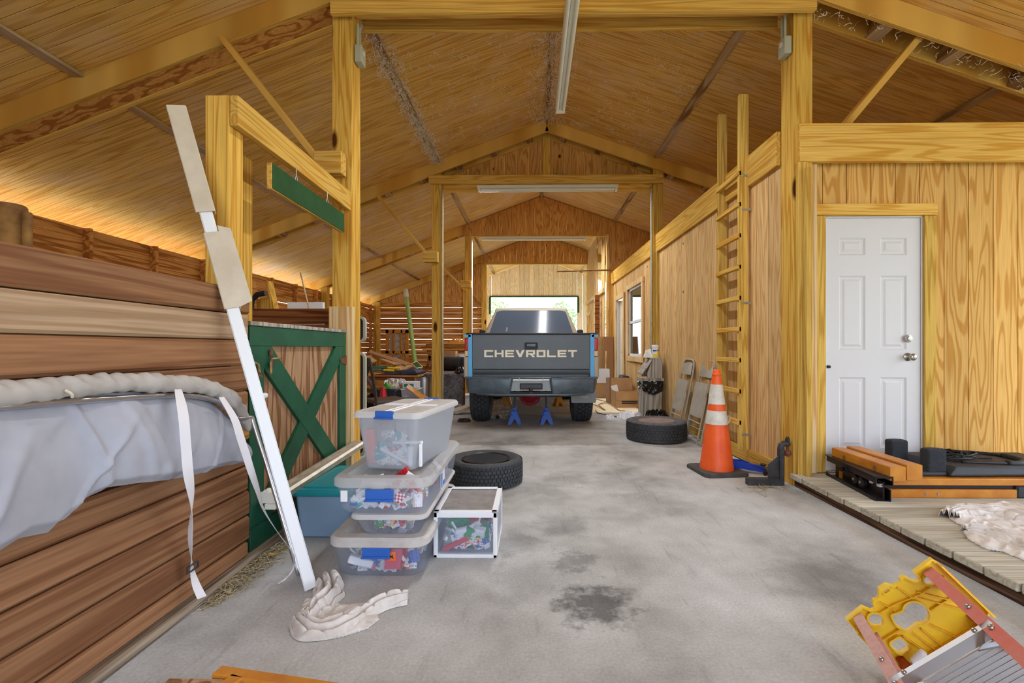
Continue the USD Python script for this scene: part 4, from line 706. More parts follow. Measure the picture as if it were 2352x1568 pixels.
# the larger toys seen through the walls
pbr('toy_salmon', (240, 130, 104), .4); m = MATS
solo('toy_plank', beam((-.80, 2.33, .51), (-.835, 2.335, .68), .03, .05), m['toy_salmon'], 'salmon toy plank standing at the end of the tall frosted bin', 'toy')
solo('toy_window', cat(bx(-.62, -.60, 2.28, 2.30, .505, .60), bx(-.56, -.545, 2.26, 2.28, .505, .62), bx(-.70, -.545, 2.28, 2.295, .615, .63), mv(bx(-.09, .09, -.008, .008, -.008, .008), ry=.5, x=-.68, y=2.285, z=.55)), m['plastic_white'], 'white toy window frame standing in the tall frosted bin', 'toy')
solo('toy_card', put(bx(0, .034, 0, .052, 0, .002), (.98, -.05, 0), (0, 0, 1), (0, -1, 0), (-.885, 2.103, .385)), m['plastic_white'], 'white printed card with dots inside the long bin', 'card')
t = thing('toy_tile', 'red and white checkered toy tile in the long bin', 'toy', (-.62, 2.108, .40))
for i in range(5):
    for j in range(4):
        if i + j < 7: part(t, 'square', put(bx(0, .0105, 0, .0105, 0, .002, .0003), (.8, 0, .6), (-.6, 0, .8), (0, -1, 0), (-.622 + .0084 * i - .0063 * j, 2.116, .392 + .0063 * i + .0084 * j - .02)), m['toy_red' if (i + j) % 2 == 0 else 'plastic_white'])
t = thing('toy_sign', 'orange toy sign with black mark in the lowest bin', 'toy', (-.66, 2.158, .1)); part(t, 'sign_plate', bx(-.685, -.645, 2.156, 2.159, .085, .128), m['toy_orange']); part(t, 'black_mark', put(prism(unary_union([LineString([(-.009, -.007), (-.004, .004), (0, -.002), (.004, .005), (.009, -.006)]).buffer(.0022), Point(-.005, .008).buffer(.002), Point(.005, .009).buffer(.002)]), .001), (1, 0, 0), (0, 0, 1), (0, -1, 0), (-.665, 2.1555, .105)), m['tar_black'])
solo('toy_wedge', put(prism(Polygon([(0, 0), (.075, 0), (.085, .10), (.01, .095)]), .05), (1, 0, 0), (0, 0, 1), (0, 1, 0), (-.71, 2.19, .03)), m['toy_pink'], 'large pink toy wedge standing in the lowest bin', 'toy')
solo('toy_roof', mv(rbox(-.06, .06, -.02, .02, 0, .04, .01), rz=.2, ry=.35, x=-.83, y=2.19, z=.05), m['plastic_white'], 'white rounded toy car body in the lowest bin', 'toy', smooth=40)
# stickers on the long bin
t = thing('bin_sticker', 'blue and white product sticker on the side of the long bin', 'sticker', (-.474, 2.42, .38)); part(t, 'sticker_face', bx(-.4750, -.4735, 2.38, 2.49, .355, .44), m['plastic_white']); part(t, 'blue_band', bx(-.4736, -.4728, 2.39, 2.42, .36, .435), m['latch_blue']); part(t, 'blue_band', bx(-.4736, -.4728, 2.44, 2.48, .36, .385), m['latch_blue'])
# teal-lidded tote
t = thing('storage_tote', 'pale blue tote with teal lid behind the stack of bins', 'storage bin', (-1.07, 2.87, 0))
part(t, 'tub', tub(-1.365, -1.02, 2.60, 3.12, 0, .255, .03, .02), m['tote_blue'], 40); part(t, 'lid', bin_lid(-1.385, -1.0, 2.58, 3.14, .25, .035, .035, 0), m['lid_teal'], 40); part(t, 'lid_ridge', bx(-1.33, -1.06, 2.64, 3.08, .278, .29, .004), m['lid_teal'])
# drawer box
t = thing('drawer_box', 'white plastic drawer box with clear front full of toys', 'drawer box', (-.345, 2.58, 0))
DX0, DX1, DB0, DB1, DH = -.512, -.178, 2.372, 2.80, .24
for q in ((DX0, DX0 + .022, 0, DH), (DX1 - .022, DX1, 0, DH), (DX0, DX1, 0, .02), (DX0, DX1, DH - .03, DH)): part(t, 'front_frame', rbox(q[0], q[1], DB0, DB0 + .03, q[2], q[3], .004), m['plastic_white'], 40)
for x in (DX0 + .002, DX1 - .008): part(t, 'side_panel', bx(x, x + .006, DB0 + .03, DB1, .02, DH - .02), m['frost_plastic'])
for x in (DX0, DX1 - .02):
    part(t, 'side_rail', bx(x, x + .02, DB0 + .03, DB1, .0, .022), m['plastic_white']); part(t, 'side_rail', bx(x, x + .02, DB0 + .03, DB1, DH - .03, DH), m['plastic_white']); part(t, 'rear_post', bx(x, x + .02, DB1 - .02, DB1, .022, DH - .03), m['plastic_white'])
part(t, 'top_panel', bx(DX0 + .02, DX1 - .02, DB0 + .03, DB1, DH - .012, DH - .006), m['top_grey']); part(t, 'top_rim', cat(bx(DX0, DX0 + .03, DB0, DB1, DH - .004, DH + .004), bx(DX1 - .03, DX1, DB0, DB1, DH - .004, DH + .004), bx(DX0, DX1, DB0, DB0 + .03, DH - .004, DH + .004), bx(DX0, DX1, DB1 - .03, DB1, DH - .004, DH + .004)), m['plastic_white'])
d = part(t, 'drawer', bx(DX0 + .024, DX1 - .024, DB0 + .004, DB0 + .008, .022, DH - .034), m['drawer_clear']); part(d, 'drawer_floor', bx(DX0 + .03, DX1 - .03, DB0 + .01, DB1 - .02, .022, .026), m['frost_plastic'])
part(d, 'drawer_pull', tube(spline([(-.385, DB0 - .004, .03), (-.38, DB0 - .012, .05), (-.345, DB0 - .014, .056), (-.31, DB0 - .012, .05), (-.305, DB0 - .004, .03)], 14), .004), m['clear_plastic'], True)
toy_bricks('the drawer box', (-.475, -.215, 2.40, 2.7, .028), 10, 1.8, ['white', 'green', 'red', 'blue'], .05)
solo('toy_block', mv(bx(-.035, .035, -.02, .02, 0, .05, .003), rz=.3, ry=.5, x=-.335, y=2.425, z=.085), m['toy_green'], 'green toy block in the middle of the drawer box', 'toy')
solo('toy_bar', mv(bx(-.075, .075, -.012, .012, -.013, .013, .003), ry=-.45, x=-.40, y=2.41, z=.062), m['toy_red'], 'red toy bar slanting in the drawer box', 'toy'); solo('toy_roller', mv(lathe([(.016, -.03), (.019, -.028), (.019, .028), (.016, .03)], 14), ry=1.3, x=-.37, y=2.42, z=.125), m['plastic_white'], 'white ribbed toy roller in the drawer box', 'toy', smooth=40)
# old strip lamp lying on the tote
t = thing('strip_lamp', 'old silver strip lamp lying across the teal tote by the door', 'lamp', (-1.39, 3.0, .3))
ea, eb = np.array([-1.395, 2.44, .30]), np.array([-1.375, 3.60, .345]); dd, ss, uu = frame(eb - ea)
prof = [(-.055, -.03), (.055, -.03), (.055, .0), (.04, .012), (.02, .018), (.012, .004), (-.012, .004), (-.02, .018), (-.04, .012), (-.055, 0)]
pbr('old_silver', (200, 192, 176), .38, .55, c2=(168, 158, 140), nscale=9); m = MATS
part(t, 'trough', put(prism(Polygon(prof), np.linalg.norm(eb - ea)), ss, uu, dd, ea), m['old_silver']); part(t, 'end_cap', put(prism(Polygon([(-.06, -.034), (.06, -.034), (.06, .022), (-.06, .022)]), .022), ss, uu, dd, ea - dd * .02), m['fixture_white'])
for q in (-1, 1): part(t, 'lamp_socket', tube([ea + ss * q * .03 + uu * .02 - dd * .012, ea + ss * q * .03 + uu * .02 + dd * .02], .018, 12), m['fixture_white'], 40)
part(t, 'mount_foot', beam(ea - uu * .05 - dd * .03, ea - uu * .05 + dd * .08, .06, .03), m['fixture_white'])
# ================================================================ leaning white trim with cardboard sleeves
F0, F1 = np.array([-.995, 2.045, .01]), np.array([-1.672, 2.125, 2.235]); LD = (F1 - F0) / np.linalg.norm(F1 - F0)
sd = np.cross(LD, [0, 1, 0]); sd /= np.linalg.norm(sd); nd = np.cross(LD, sd); sd, nd = sd * math.cos(.55) + nd * math.sin(.55), nd * math.cos(.55) - sd * math.sin(.55)
t = thing('leaning_trim', 'long white metal trim leaning on the stall front, cardboard sleeve on top', 'trim', F0)
part(t, 'web', beam(F0, F0 + LD * 2.22, .046, .004, up=nd), m['plastic_white']); part(t, 'flange', beam(F0 - sd * .024 - nd * .02, F0 + LD * 2.22 - sd * .024 - nd * .02, .004, .04, up=nd), m['plastic_white']); part(t, 'flange', beam(F0 + sd * .024 - nd * .02, F0 + LD * 2.22 + sd * .024 - nd * .02, .004, .04, up=nd), m['plastic_white'])
pbr('card_pale', (216, 204, 184), .8, c2=(200, 186, 164), nscale=7); m = MATS
def sleeve(a, b, w0, w1): 
    p, q = F0 + LD * a, F0 + LD * b
    return cat(beam(p + nd * .008, q + nd * .008, w0, .004, up=nd), beam(p - sd * w0 / 2 - nd * .012 , q - sd * w0 / 2 - nd * .012, .004, .036, up=nd), beam(p + sd * w0 / 2 - nd * .012, q + sd * w0 / 2 - nd * .012, .004, .036, up=nd))
c = part(t, 'cardboard_sleeve', sleeve(1.80, 2.33, .075, .08), m['card_pale']); 
pp = F0 + LD * 1.33; c = part(t, 'cardboard_sleeve', sleeve(1.33, 1.70, .062, .06), m['card_pale']); part(c, 'torn_flap', put(prism(Polygon([(0, 0), (.40, .0), (.38, .05), (.02, .055)]), .003), LD, -sd, nd, pp - sd * .03 + nd * .004), m['card_pale'])
# ================================================================ canvas boat top on its frame, hung on the stall front
pbr('canvas', (176, 178, 188), .8, c2=(160, 162, 174), nscale=5); pbr('canvas_roll', (188, 182, 176), .8, c2=(172, 166, 160), nscale=9); pbr('strap_white', (226, 222, 224), .75); m = MATS
def PX(u, v, X=-1.36): return atX(u, v, X)[1:]
tops = np.array([PX(*q) for q in ((-120, 945), (0, 925), (200, 905), (400, 898), (500, 912), (545, 955), (566, 1010))]); bots = np.array([PX(*q) for q in ((-120, 1330), (0, 1268), (70, 1235), (150, 1222), (200, 1180), (260, 1120), (330, 1108), (420, 1098), (500, 1080), (566, 1062))])
gy = np.linspace(tops[0, 0], tops[-1, 0], 150); gv = np.linspace(0, 1, 60); zt = np.interp(gy, tops[:, 0], tops[:, 1]); zb = np.interp(gy, bots[:, 0], bots[:, 1])
Yg, Vg = np.meshgrid(gy, gv, indexing='ij'); Zg = zt[:, None] * (1 - Vg) + zb[:, None] * Vg
ns = lambda a, b, s: meshkit.noise(np.stack([Yg * a + Zg * b, Zg * a * .22 + 0 * Yg, 0 * Yg], -1), s)
warp = .12 * (ns(3, 1, 4) - .5); big = meshkit.noise(np.stack([(Yg + warp) * 5.5 + Zg * 1.1, Zg * 1.4, 0 * Yg], -1), 12)
cre = np.exp(-((meshkit.noise(np.stack([(Yg + warp) * 7 + Zg * 2.5, Zg * 1.1, 0 * Yg], -1), 3) - .5) / .09) ** 2); cre2 = np.exp(-((meshkit.noise(np.stack([(Yg - warp) * 6 - Zg * 3.2, Zg * 1.6 + 7, 0 * Yg], -1), 21) - .5) / .06) ** 2)
Xg = -1.415 + .035 * np.sin(np.clip(Vg * PI * .95, 0, PI)) ** .7 + (.055 * big + .020 * cre + .015 * cre2) * (.3 + .7 * np.sin(np.clip(Vg * 2.2, 0, PI / 2)))
Xg[:, -6:] -= np.linspace(0, .03, 6)[None, :]
t = thing('boat_canopy', 'grey canvas boat canopy with rolled top hung on the stall front', 'canopy', (-1.38, 1.8, .6))
part(t, 'canvas', sheet(np.stack([Xg, Yg, Zg], -1), .002), m['canvas'], True)
rp = [PX(*q) for q in ((-120, 915), (0, 906), (100, 897), (200, 886), (300, 880), (400, 882), (470, 888), (520, 908), (556, 942), (578, 985))]
rc = spline([(-1.375, *q) for q in rp], 90); rr = .030 + .006 * meshkit.noise(np.c_[rc[:, 1] * 30, rc[:, 2] * 5, 0 * rc[:, 0]], 5); rr[-14:] *= np.linspace(1, .6, 14)
roll = tube(rc, rr, 14); dv = roll.vertices; dv += .012 * (meshkit.noise(dv * [40, 34, 44], 7)[:, None] + np.abs(np.sin(dv[:, 1] * 60 + dv[:, 2] * 50))[:, None] * .5 - .7) * [1, .3, 1]; part(t, 'rolled_edge', roll, m['canvas_roll'], True)
part(t, 'frame_tube', tube(spline([(-1.372, *PX(0, 935)), (-1.37, *PX(250, 916)), (-1.37, *PX(420, 908)), (-1.365, *PX(505, 922)), (-1.36, *PX(548, 962)), (-1.36, 2.20, .76), (-1.262, 2.18, .49), (-1.105, 2.15, .02)], 60), .011, 10), m['steel'], True); part(t, 'frame_tube', tube(spline([(-1.38, 2.24, .90), (-1.345, 2.225, .78), (-1.24, 2.20, .49), (-1.085, 2.165, .02)], 40), .011, 10), m['steel'], True)
part(t, 'frame_end', rbox(-1.375, -1.345, 2.26, 2.32, .84, .87, .012), m['plastic_white'], 40)
def strap(pxs, X=-1.30, w=.032, tw=0):
    pts = spline([(x if len(q) > 2 else X, *PX(q[0], q[1], (q[2] if len(q) > 2 else X))) for q in pxs for x in [q[2] if len(q) > 2 else X]], 60); k = np.linspace(0, 1, 60)
    a = tw * np.sin(k * PI * 2.2); wd = np.c_[np.sin(a), np.cos(a), 0 * k]; return ribbon(pts, wd, w, .003)
s1 = part(t, 'strap', strap([(408, 893, -1.35), (424, 980, -1.285), (430, 1060, -1.28), (440, 1150, -1.31), (437, 1240, -1.37), (440, 1300, -1.40), (464, 1372, -1.36)], tw=1.1), m['strap_white'], True); 
part(s1, 'buckle', tube([(-1.395, PX(440, 1302, -1.40)[0] + dy, PX(440, 1302, -1.40)[1] + dz) for dy, dz in ((-.03, -.012), (.03, -.012), (.03, .012), (-.03, .012))], .004, 6, closed=True), m['iron'])
part(t, 'strap', strap([(508, 912, -1.335), (545, 980, -1.28), (570, 1060, -1.27), (598, 1150, -1.28), (640, 1225, -1.22), (668, 1262, -1.14), (676, 1290, -1.09), (664, 1320, -1.06), (646, 1336, -1.06)], tw=.7), m['strap_white'], True)
part(t, 'cord_tie', tube(spline([(-1.34, *PX(150, 896, -1.34)), (-1.33, *PX(165, 905, -1.33)), (-1.335, *PX(166, 912, -1.335))], 10), .004, 6), m['card_pale'])
# ================================================================ rag, shavings, log posts, sign board
pbr('rag_cloth', (234, 230, 226), .85, c2=(206, 198, 192), nscale=16); pbr('shavings', (196, 182, 146), .9, c2=(140, 122, 92), nscale=60); pbr('log_wood', (170, 124, 62), .8, c2=(110, 74, 34), nscale=7); m = MATS
G = lambda pts, Z=0: [tuple(atZ(u, v, Z)[:2]) for u, v in pts]
def bundle(spine, widths, h, seed, n=150, k=44, base=.002, folds=3.4):
    """Gathered cloth: long folds running along a bent spine."""
    p = spline([(x, y, 0) for x, y in spine], n); w = np.interp(np.linspace(0, 1, n), np.linspace(0, 1, len(widths)), widths); tg = np.gradient(p, axis=0); tg /= np.linalg.norm(tg, axis=1, keepdims=True); nn = np.stack([-tg[:, 1], tg[:, 0], 0 * tg[:, 0]], 1)
    s, t_ = np.meshgrid(np.linspace(0, 1, n), np.linspace(-1, 1, k), indexing='ij'); N2 = lambda fa, fb, q: meshkit.noise(np.stack([s * fa, t_ * fb, 0 * s], -1), q)
    fo = np.abs(np.sin(PI * t_ * folds / 2 + 3.6 * N2(4, .8, seed) + .8 * N2(9, 1.5, seed + 1))); cross = np.exp(-((N2(8, 1.6, seed + 2) - .5) / .06) ** 2)
    z = base + h * (1 - t_ ** 2) ** .55 * (.3 + .7 * fo ** .9 - .25 * cross) * (.75 + .5 * N2(9, 1, seed + 3)); lat = t_ * w[:, None] * (1 + .35 * (N2(7, 1.0, seed + 4) - .5))
    return sheet(np.stack([p[:, None, 0] + nn[:, None, 0] * lat, p[:, None, 1] + nn[:, None, 1] * lat, np.maximum(z, base)], -1), .0025)
t = thing('rag', 'crumpled off-white rag on the concrete at the foot of the leaning trim', 'rag', (*atZ(760, 1420)[:2], 0))
part(t, 'spread_fold', heap(G([(700, 1375), (790, 1390), (860, 1385), (872, 1425), (845, 1446), (790, 1464), (740, 1472), (700, 1462), (678, 1438), (676, 1420), (690, 1398)]), .022, .0045, 4, 12, .6, edge=.03), m['rag_cloth'], True)
part(t, 'gathered_fold', bundle(G([(752, 1336), (755, 1362), (742, 1392), (715, 1420), (700, 1440)]), [.055, .068, .06, .06, .03], .062, 5), m['rag_cloth'], True); part(t, 'gathered_fold', bundle(G([(690, 1430), (735, 1452), (790, 1440), (840, 1412), (885, 1392), (915, 1386), (938, 1384)]), [.04, .055, .06, .055, .04, .035, .02], .05, 9), m['rag_cloth'], True)
r = np.random.RandomState(3); chips = []
cl = [(480, 1392), (510, 1372), (540, 1345), (570, 1322), (600, 1300), (620, 1278), (640, 1262), (655, 1256)]
for q in range(900):
    k = r.rand() * (len(cl) - 1); i = int(k); u, v = np.array(cl[i]) * (1 - k + i) + np.array(cl[min(i + 1, len(cl) - 1)]) * (k - i); p = atZ(u, v); sp = .02 + .07 * math.sin(PI * min(1, max(0, k / 7)))
    x, y = p[0] + r.normal() * sp * .5, p[1] + r.normal() * sp * .6; x = max(x, -1.40); L = r.uniform(.006, .022)
    chips.append(mv(bx(-L, L, -.002, .002, -.0008, .0008, .0004), rz=r.uniform(0, 6), ry=r.uniform(-.4, .4), rx=r.uniform(-1, 1), x=x, y=y, z=.004 + r.rand() * .02 * (sp > .05)))
solo('wood_shavings', cat(chips), m['shavings'], 'scattered wood shavings on the concrete below the green door', 'wood shavings', kind='stuff')
solo('bark_chip', mv(rhull([(0, 0, 0), (.03, .01, .004), (.012, -.014, .018)], .003), *atZ(618, 1285)[:2], .02), m['pine_y'], 'split yellow wood chip on the shavings by the green door', 'wood chip')
for (u0, u1, vt, nm) in ((-6, 52, 470, 'thick round fence post standing in the near stall, widest of the two'), (54, 72, 488, 'slim round fence post beside the thick one in the near stall')):
    Y = 2.3; a, b = atY(u0, vt, Y), atY(u1, vt, Y); R = (b[0] - a[0]) / 2; c = (a[0] + b[0]) / 2
    lg = lathe([(R * 1.02, 0), (R, .5), (R * .98, 1.5), (R * .97, a[2] - .01), (R * .85, a[2]), (0, a[2] + .004)], 20); lv = lg.vertices; lv[:, :2] *= (1 + .06 * (meshkit.noise(lv * [18, 18, 5], 3) - .5))[:, None]
    solo('fence_post', mv(lg, x=c, y=Y), m['log_wood'], nm, 'fence post', smooth=40)
t = thing('sign_board', 'dark green blank board hanging under the rail by two hooks', 'sign board', (-1.43, 2.95, 2.0)); part(t, 'board', bx(-1.447, -1.418, 2.47, 3.43, 1.968, 2.112), m['pine_y']); part(t, 'green_face', bx(-1.4179, -1.4145, 2.474, 3.428, 1.972, 2.109), m['green_dark'])
for y in (2.76, 3.18): part(t, 'hook', cat(tube([(-1.433, y + .012 * math.cos(a), 2.128 + .014 * math.sin(a)) for a in np.linspace(0, 2 * PI, 13)[:-1]], .003, 6, closed=True), tube([(-1.433, y, 2.142), (-1.433, y, 2.20)], .003, 6)), m['galvanised'])
# things standing in the stall behind the green door, seen over the divider
def stander(label, u0, v0, u1, v1, Y, w, th, mat, name='loose_board'): a, b = atY(u0, v0, Y), atY(u1, v1, Y); d = b - a; a = a - d / abs(d[2]) * a[2]; solo(name, beam(a, b, w, th, up=(0, 1, 0)), m[mat], label, 'board')
stander('pine board leaning behind the stall divider, beside the dark pipe', 632, 705, 618, 646, 4.3, .025, .09, 'pine_z'); stander('brown board leaning behind the divider, nearest the stall post', 588, 705, 576, 640, 4.5, .03, .1, 'outer_board'); stander('short pale board behind the divider under the dark pipe', 607, 705, 605, 684, 4.15, .13, .02, 'pine_z')
solo('bent_pipe', tube(spline([atY(576, 720, 4.0) * [1, 1, 0] , atY(576, 700, 4.0), atY(580, 686, 4.0), atY(592, 676, 4.0), atY(610, 673, 4.0)], 24), .024, 12), m['tar_black'], 'dark bent pipe poking over the stall divider', 'pipe', smooth=40)
a, b = atY(709, 705, 4.2), atY(690, 625, 4.2); a = a + (a - b) / (b - a)[2] * a[2]; solo('garden_stake', tube([a, b], .007, 6), m['pine_pale'], 'thin stake rising above the stall divider boards', 'stake')
a = atY(662, 694, 4.4); solo('white_board', bx(a[0], a[0] + .35, 4.38, 4.42, 0, a[2]), m['plastic_white'], 'white panel edge just above the stall divider', 'panel')
# electrical boxes and conduits
def junction_box(label, x, y, z, s):
    t = thing('junction_box', label, 'electrical box', (x, y, z), group=None); part(t, 'box', rbox(x - .03, x + .03, y - .05, y + .05, z - .08, z + .06, .008), m['grey_plastic'], 40); part(t, 'conduit', tube([(x - .01, y - .02, z + .06), (x - .01, y - .02, z + .24)], .011, 8), m['grey_plastic'], 40); part(t, 'conduit', tube([(x - .01, y + .02, z + .06), (x - .01, y + .02, z + .24)], .011, 8), m['grey_plastic'], 40); part(t, 'outlet_disc', mv(lathe([(.02, 0), (.02, .006), (0, .007)], 14), ry=s * PI / 2, x=x + s * .03, y=y, z=z + .01), m['cream_paint'])
junction_box('grey outlet box high on the front post above the green door', -1.405, 3.72, 3.50, 1); junction_box('grey outlet box high on the front post at the ladder side', 2.05, 3.70, 3.53, -1)
solo('conduit', tube([(-1.425, 7.27, .02), (-1.425, 7.27, 3.65)], .014, 8), m['galvanised'], 'grey conduit running down the post before the junk pile', 'conduit', smooth=40)
solo('conduit', tube([(1.93, 7.32, .85), (1.93, 7.32, 3.65)], .014, 8), m['galvanised'], 'grey conduit down the post at the siding wall, above the trash box', 'conduit', smooth=40)
solo('conduit', tube([(-1.425, 10.92, 1.2), (-1.425, 10.92, 3.7)], .018, 8), m['plastic_white'], 'white pipe down the post behind the truck cab', 'conduit', smooth=40)
# ================================================================ traffic cone, floor jack, tow hitch
pbr('cone_orange', (250, 104, 36), .45, c2=(236, 88, 30), nscale=6); pbr('cone_white', (232, 230, 222), .45, c2=(206, 202, 190), nscale=14); pbr('cone_base', (62, 62, 62), .8, c2=(84, 82, 80), nscale=14); pbr('red_plastic', (206, 34, 40), .4)
pbr('jack_deep', (22, 62, 176), .35); pbr('hitch_black', (40, 42, 46), .5, c2=(66, 66, 68), nscale=14); pbr('beige_metal', (176, 168, 150), .45, c2=(160, 150, 134), nscale=9); pbr('dark_metal', (34, 30, 36), .4, .3); pbr('orange_wood', (206, 138, 42), .4, c2=(184, 112, 30), nscale=8); pbr('black_pad', (32, 34, 40), .6, c2=(44, 46, 52), nscale=8); pbr('foam_black', (44, 48, 56), .9, c2=(34, 38, 44), nscale=40)
pbr('cardboard', (186, 146, 100), .85, c2=(172, 130, 86), nscale=5); pbr('cardboard_dark', (156, 112, 70), .85); pbr('bag_black', (20, 20, 22), .22); pbr('bag_white', (232, 232, 238), .4); pbr('print_black', (36, 32, 30), .7); pbr('cable_tan', (150, 122, 76), .6); pbr('cable_black', (36, 36, 36), .6); pbr('can_yellow', (246, 214, 40), .4); pbr('can_blue', (44, 62, 140), .4); pbr('paper', (236, 234, 228), .8)
pbr('ladder_yellow', (255, 214, 36), .35); pbr('ladder_amber', (246, 192, 30), .4); pbr('fibre_red', (222, 104, 84), .5, c2=(214, 124, 106), nscale=40); pbr('fibre_dark', (160, 44, 24), .5); pbr('aluminium', (206, 208, 212), .28, .9); pbr('brown_wood_dark', (74, 58, 52), .5); m = MATS
t = thing('traffic_cone', 'tall orange traffic cone with two white collars, black base', 'traffic cone', (1.647, 4.06, 0), rz=.12, local=True)
bp = sbox(-.2, -.2, .2, .2).intersection(affinity.rotate(sbox(-.255, -.255, .255, .255), 45)); part(t, 'base', cat(prism(bp.buffer(-.006), .03), mv(prism(bp.buffer(-.0), .024), z=.003)), m['cone_base'])
def cr(z): return .142 - (.142 - .040) * (z - .03) / .80
def band(z0, z1, e=.0): return lathe([(cr(z0) - .004 + e, z0), (cr(z0) + e, z0 + .002), (cr(z1) + e, z1 - .002), (cr(z1) - .004 + e, z1)], 40)
part(t, 'cone_body', lathe([(.142, .03), (.142, .04), (cr(.83), .83), (.036, .84), (.036, .852), (.041, .858), (.041, .866), (.035, .872), (.033, .895), (.026, .905), (0, .905)], 40), m['cone_orange'], 40)
c1 = part(t, 'white_collar', band(.425, .545, .003), m['cone_white'], 40); part(t, 'white_collar', band(.60, .775, .003), m['cone_white'], 40); part(c1, 'peeling_flap', ribbon([(.094, -.02, .43), (.105, -.02, .445), (.112, -.018, .47), (.104, -.016, .50)], (0, 1, 0), .03, .0015), m['cone_white'])
t = thing('floor_jack', 'blue trolley jack on small wheels between the cone and the wall', 'jack', (1.93, 4.04, 0), rz=-2.1, local=True); UsdGeom.Xformable(stage.GetPrimAtPath(t)).AddScaleOp().Set(Gf.Vec3f(.62, .62, .62))
for s in (-1, 1): part(t, 'side_plate', put(prism(Polygon([(-.26, .05), (-.24, .15), (-.10, .155), (.20, .06), (.24, .05), (.22, .03), (-.1, .05)]), .008), (0, 1, 0), (0, 0, 1), (1, 0, 0), (s * .055 - .004, 0, 0)), m['jack_deep'])
part(t, 'lift_arm', put(prism(Polygon([(-.22, .08), (-.20, .13), (.16, .115), (.20, .09), (.18, .07)]), .05), (0, 1, 0), (0, 0, 1), (1, 0, 0), (-.025, 0, 0)), m['jack_deep']); part(t, 'saddle', mv(lathe([(.035, 0), (.042, .02), (.03, .016), (0, .014)], 14), y=.17, z=.118), m['iron'])
part(t, 'handle_socket', tube([(0, -.22, .13), (0, -.30, .20)], .018, 10), m['jack_deep'], 40)
for s in (-1, 1):
    part(t, 'wheel', mv(lathe([(.03, -.012), (.032, 0), (.03, .012), (.01, .014), (0, .014)], 16), ry=PI / 2, x=s * .075, y=.20, z=.032), m['tar_black'], 40); part(t, 'caster', mv(lathe([(.02, -.008), (.022, 0), (.02, .008), (.006, .01), (0, .01)], 14), ry=PI / 2, x=s * .06, y=-.24, z=.022), m['steel'], 40)
part(t, 'label_plate', bx(-.0605, -.0595, -.14, -.06, .085, .125), m['print_black'])
for k in range(3): part(t, 'bolt', mv(SPH.copy(), s=.009, x=-.062, y=-.2 + .13 * k, z=.13 - .03 * k), m['steel'])
t = thing('tow_hitch', 'black steel tow hitch with rusty ball standing by the porch edge', 'tow hitch', (1.95, 3.66, 0))
part(t, 'receiver_bar', bx(1.73, 1.985, 3.645, 3.70, .0, .055, .004), m['hitch_black']); part(t, 'upright', bx(1.985, 2.02, 3.645, 3.70, 0, .30, .006), m['hitch_black']); part(t, 'bend', tube(spline([(2.002, 3.672, .28), (2.004, 3.672, .315), (2.03, 3.672, .33), (2.065, 3.672, .33)], 12), .024, 8), m['hitch_black'], True)
part(t, 'gusset', put(prism(Polygon([(0, 0), (-.085, 0), (-.085, .11), (0, .18)]), .008), (1, 0, 0), (0, 0, 1), (0, 1, 0), (1.985, 3.668, .055)), m['hitch_black']); part(t, 'ball', cat(mv(trimesh.creation.icosphere(2), s=.028, x=2.055, y=3.672, z=.255), mv(lathe([(.012, 0), (.012, .05), (.024, .052), (.024, .058)], 14), x=2.055, y=3.672, z=.272)), m['rust'], True); part(t, 'nut', mv(lathe([(.02, 0), (.02, .018), (.012, .02), (.012, .032), (0, .032)], 6), x=2.055, y=3.672, z=.352), m['iron'])
# ================================================================ wooden ladder on the siding wall
t = thing('wall_ladder', 'tall pine ladder fixed upright to the aisle wall by metal straps', 'ladder', (2.0, 4.55, 0))
LX = 2.005; y1_, y2_ = 4.33, 4.80
part(t, 'rail', bx(LX - .045, LX + .045, y1_ - .02, y1_ + .02, .135, 3.49), m['pine_treated']); part(t, 'rail', bx(LX - .045, LX + .045, y2_ - .02, y2_ + .02, .135, 3.54), m['pine_treated'])
for k in range(9): part(t, 'rung', bx(LX - .062, LX - .024, y1_ - .02, y2_ + .02, 2.745 - .294 * k - .022, 2.745 - .294 * k + .022), m['pine_y'])
for z in (2.72, 2.40, 1.52, .28): part(t, 'strap_plate', bx(LX - .02, LX + .062, y1_ - .0235, y1_ - .0205, z - .01, z + .01), m['galvanised'])
for q in range(8): part(t, 'rail_block', bx(LX - .024, LX - .02 + .03, y1_ + .0205, y1_ + .045, 2.745 - .294 * q - .27, 2.745 - .294 * q - .024), m['pine_treated'])
# ================================================================ folded metal chairs leaning on the wall
t = thing('folding_chair', 'beige folded metal chair leaning on the wall, nearest the cone', 'chair', (1.88, 5.30, 0), local=True, group='folded metal chairs')
def lean(v): # chair drawn flat (w across, h up, d out), leaned to the wall
    v = np.asarray(v, float); a = .20; return np.stack([v[..., 2] * -math.cos(a) + v[..., 1] * math.sin(a), v[..., 0], v[..., 1] * math.cos(a) + v[..., 2] * math.sin(a)], -1)
def lm(mesh): return M(lean(mesh.vertices), mesh.faces)
fr = [(-.22, 0, 0), (-.215, .5, .0), (-.20, .84, 0), (-.17, .93, 0), (-.10, .965, 0), (.10, .965, 0), (.17, .93, 0), (.20, .84, 0), (.215, .5, 0), (.22, 0, 0)]
part(t, 'back_frame', lm(tube(spline(fr, 60), .0125, 8)), m['beige_metal'], True); part(t, 'rear_leg', lm(tube(spline([(-.195, .02, .035), (-.19, .55, .03)], 8), .011, 8)), m['beige_metal'], True); part(t, 'rear_leg', lm(tube(spline([(.195, .02, .035), (.19, .55, .03)], 8), .011, 8)), m['beige_metal'], True)
for h_, w_, d_ in ((.17, .21, 0), (.09, .19, .035), (.24, .19, .035)): part(t, 'cross_bar', lm(tube([(-w_, h_, d_), (w_, h_, d_)], .008, 8)), m['beige_metal'])
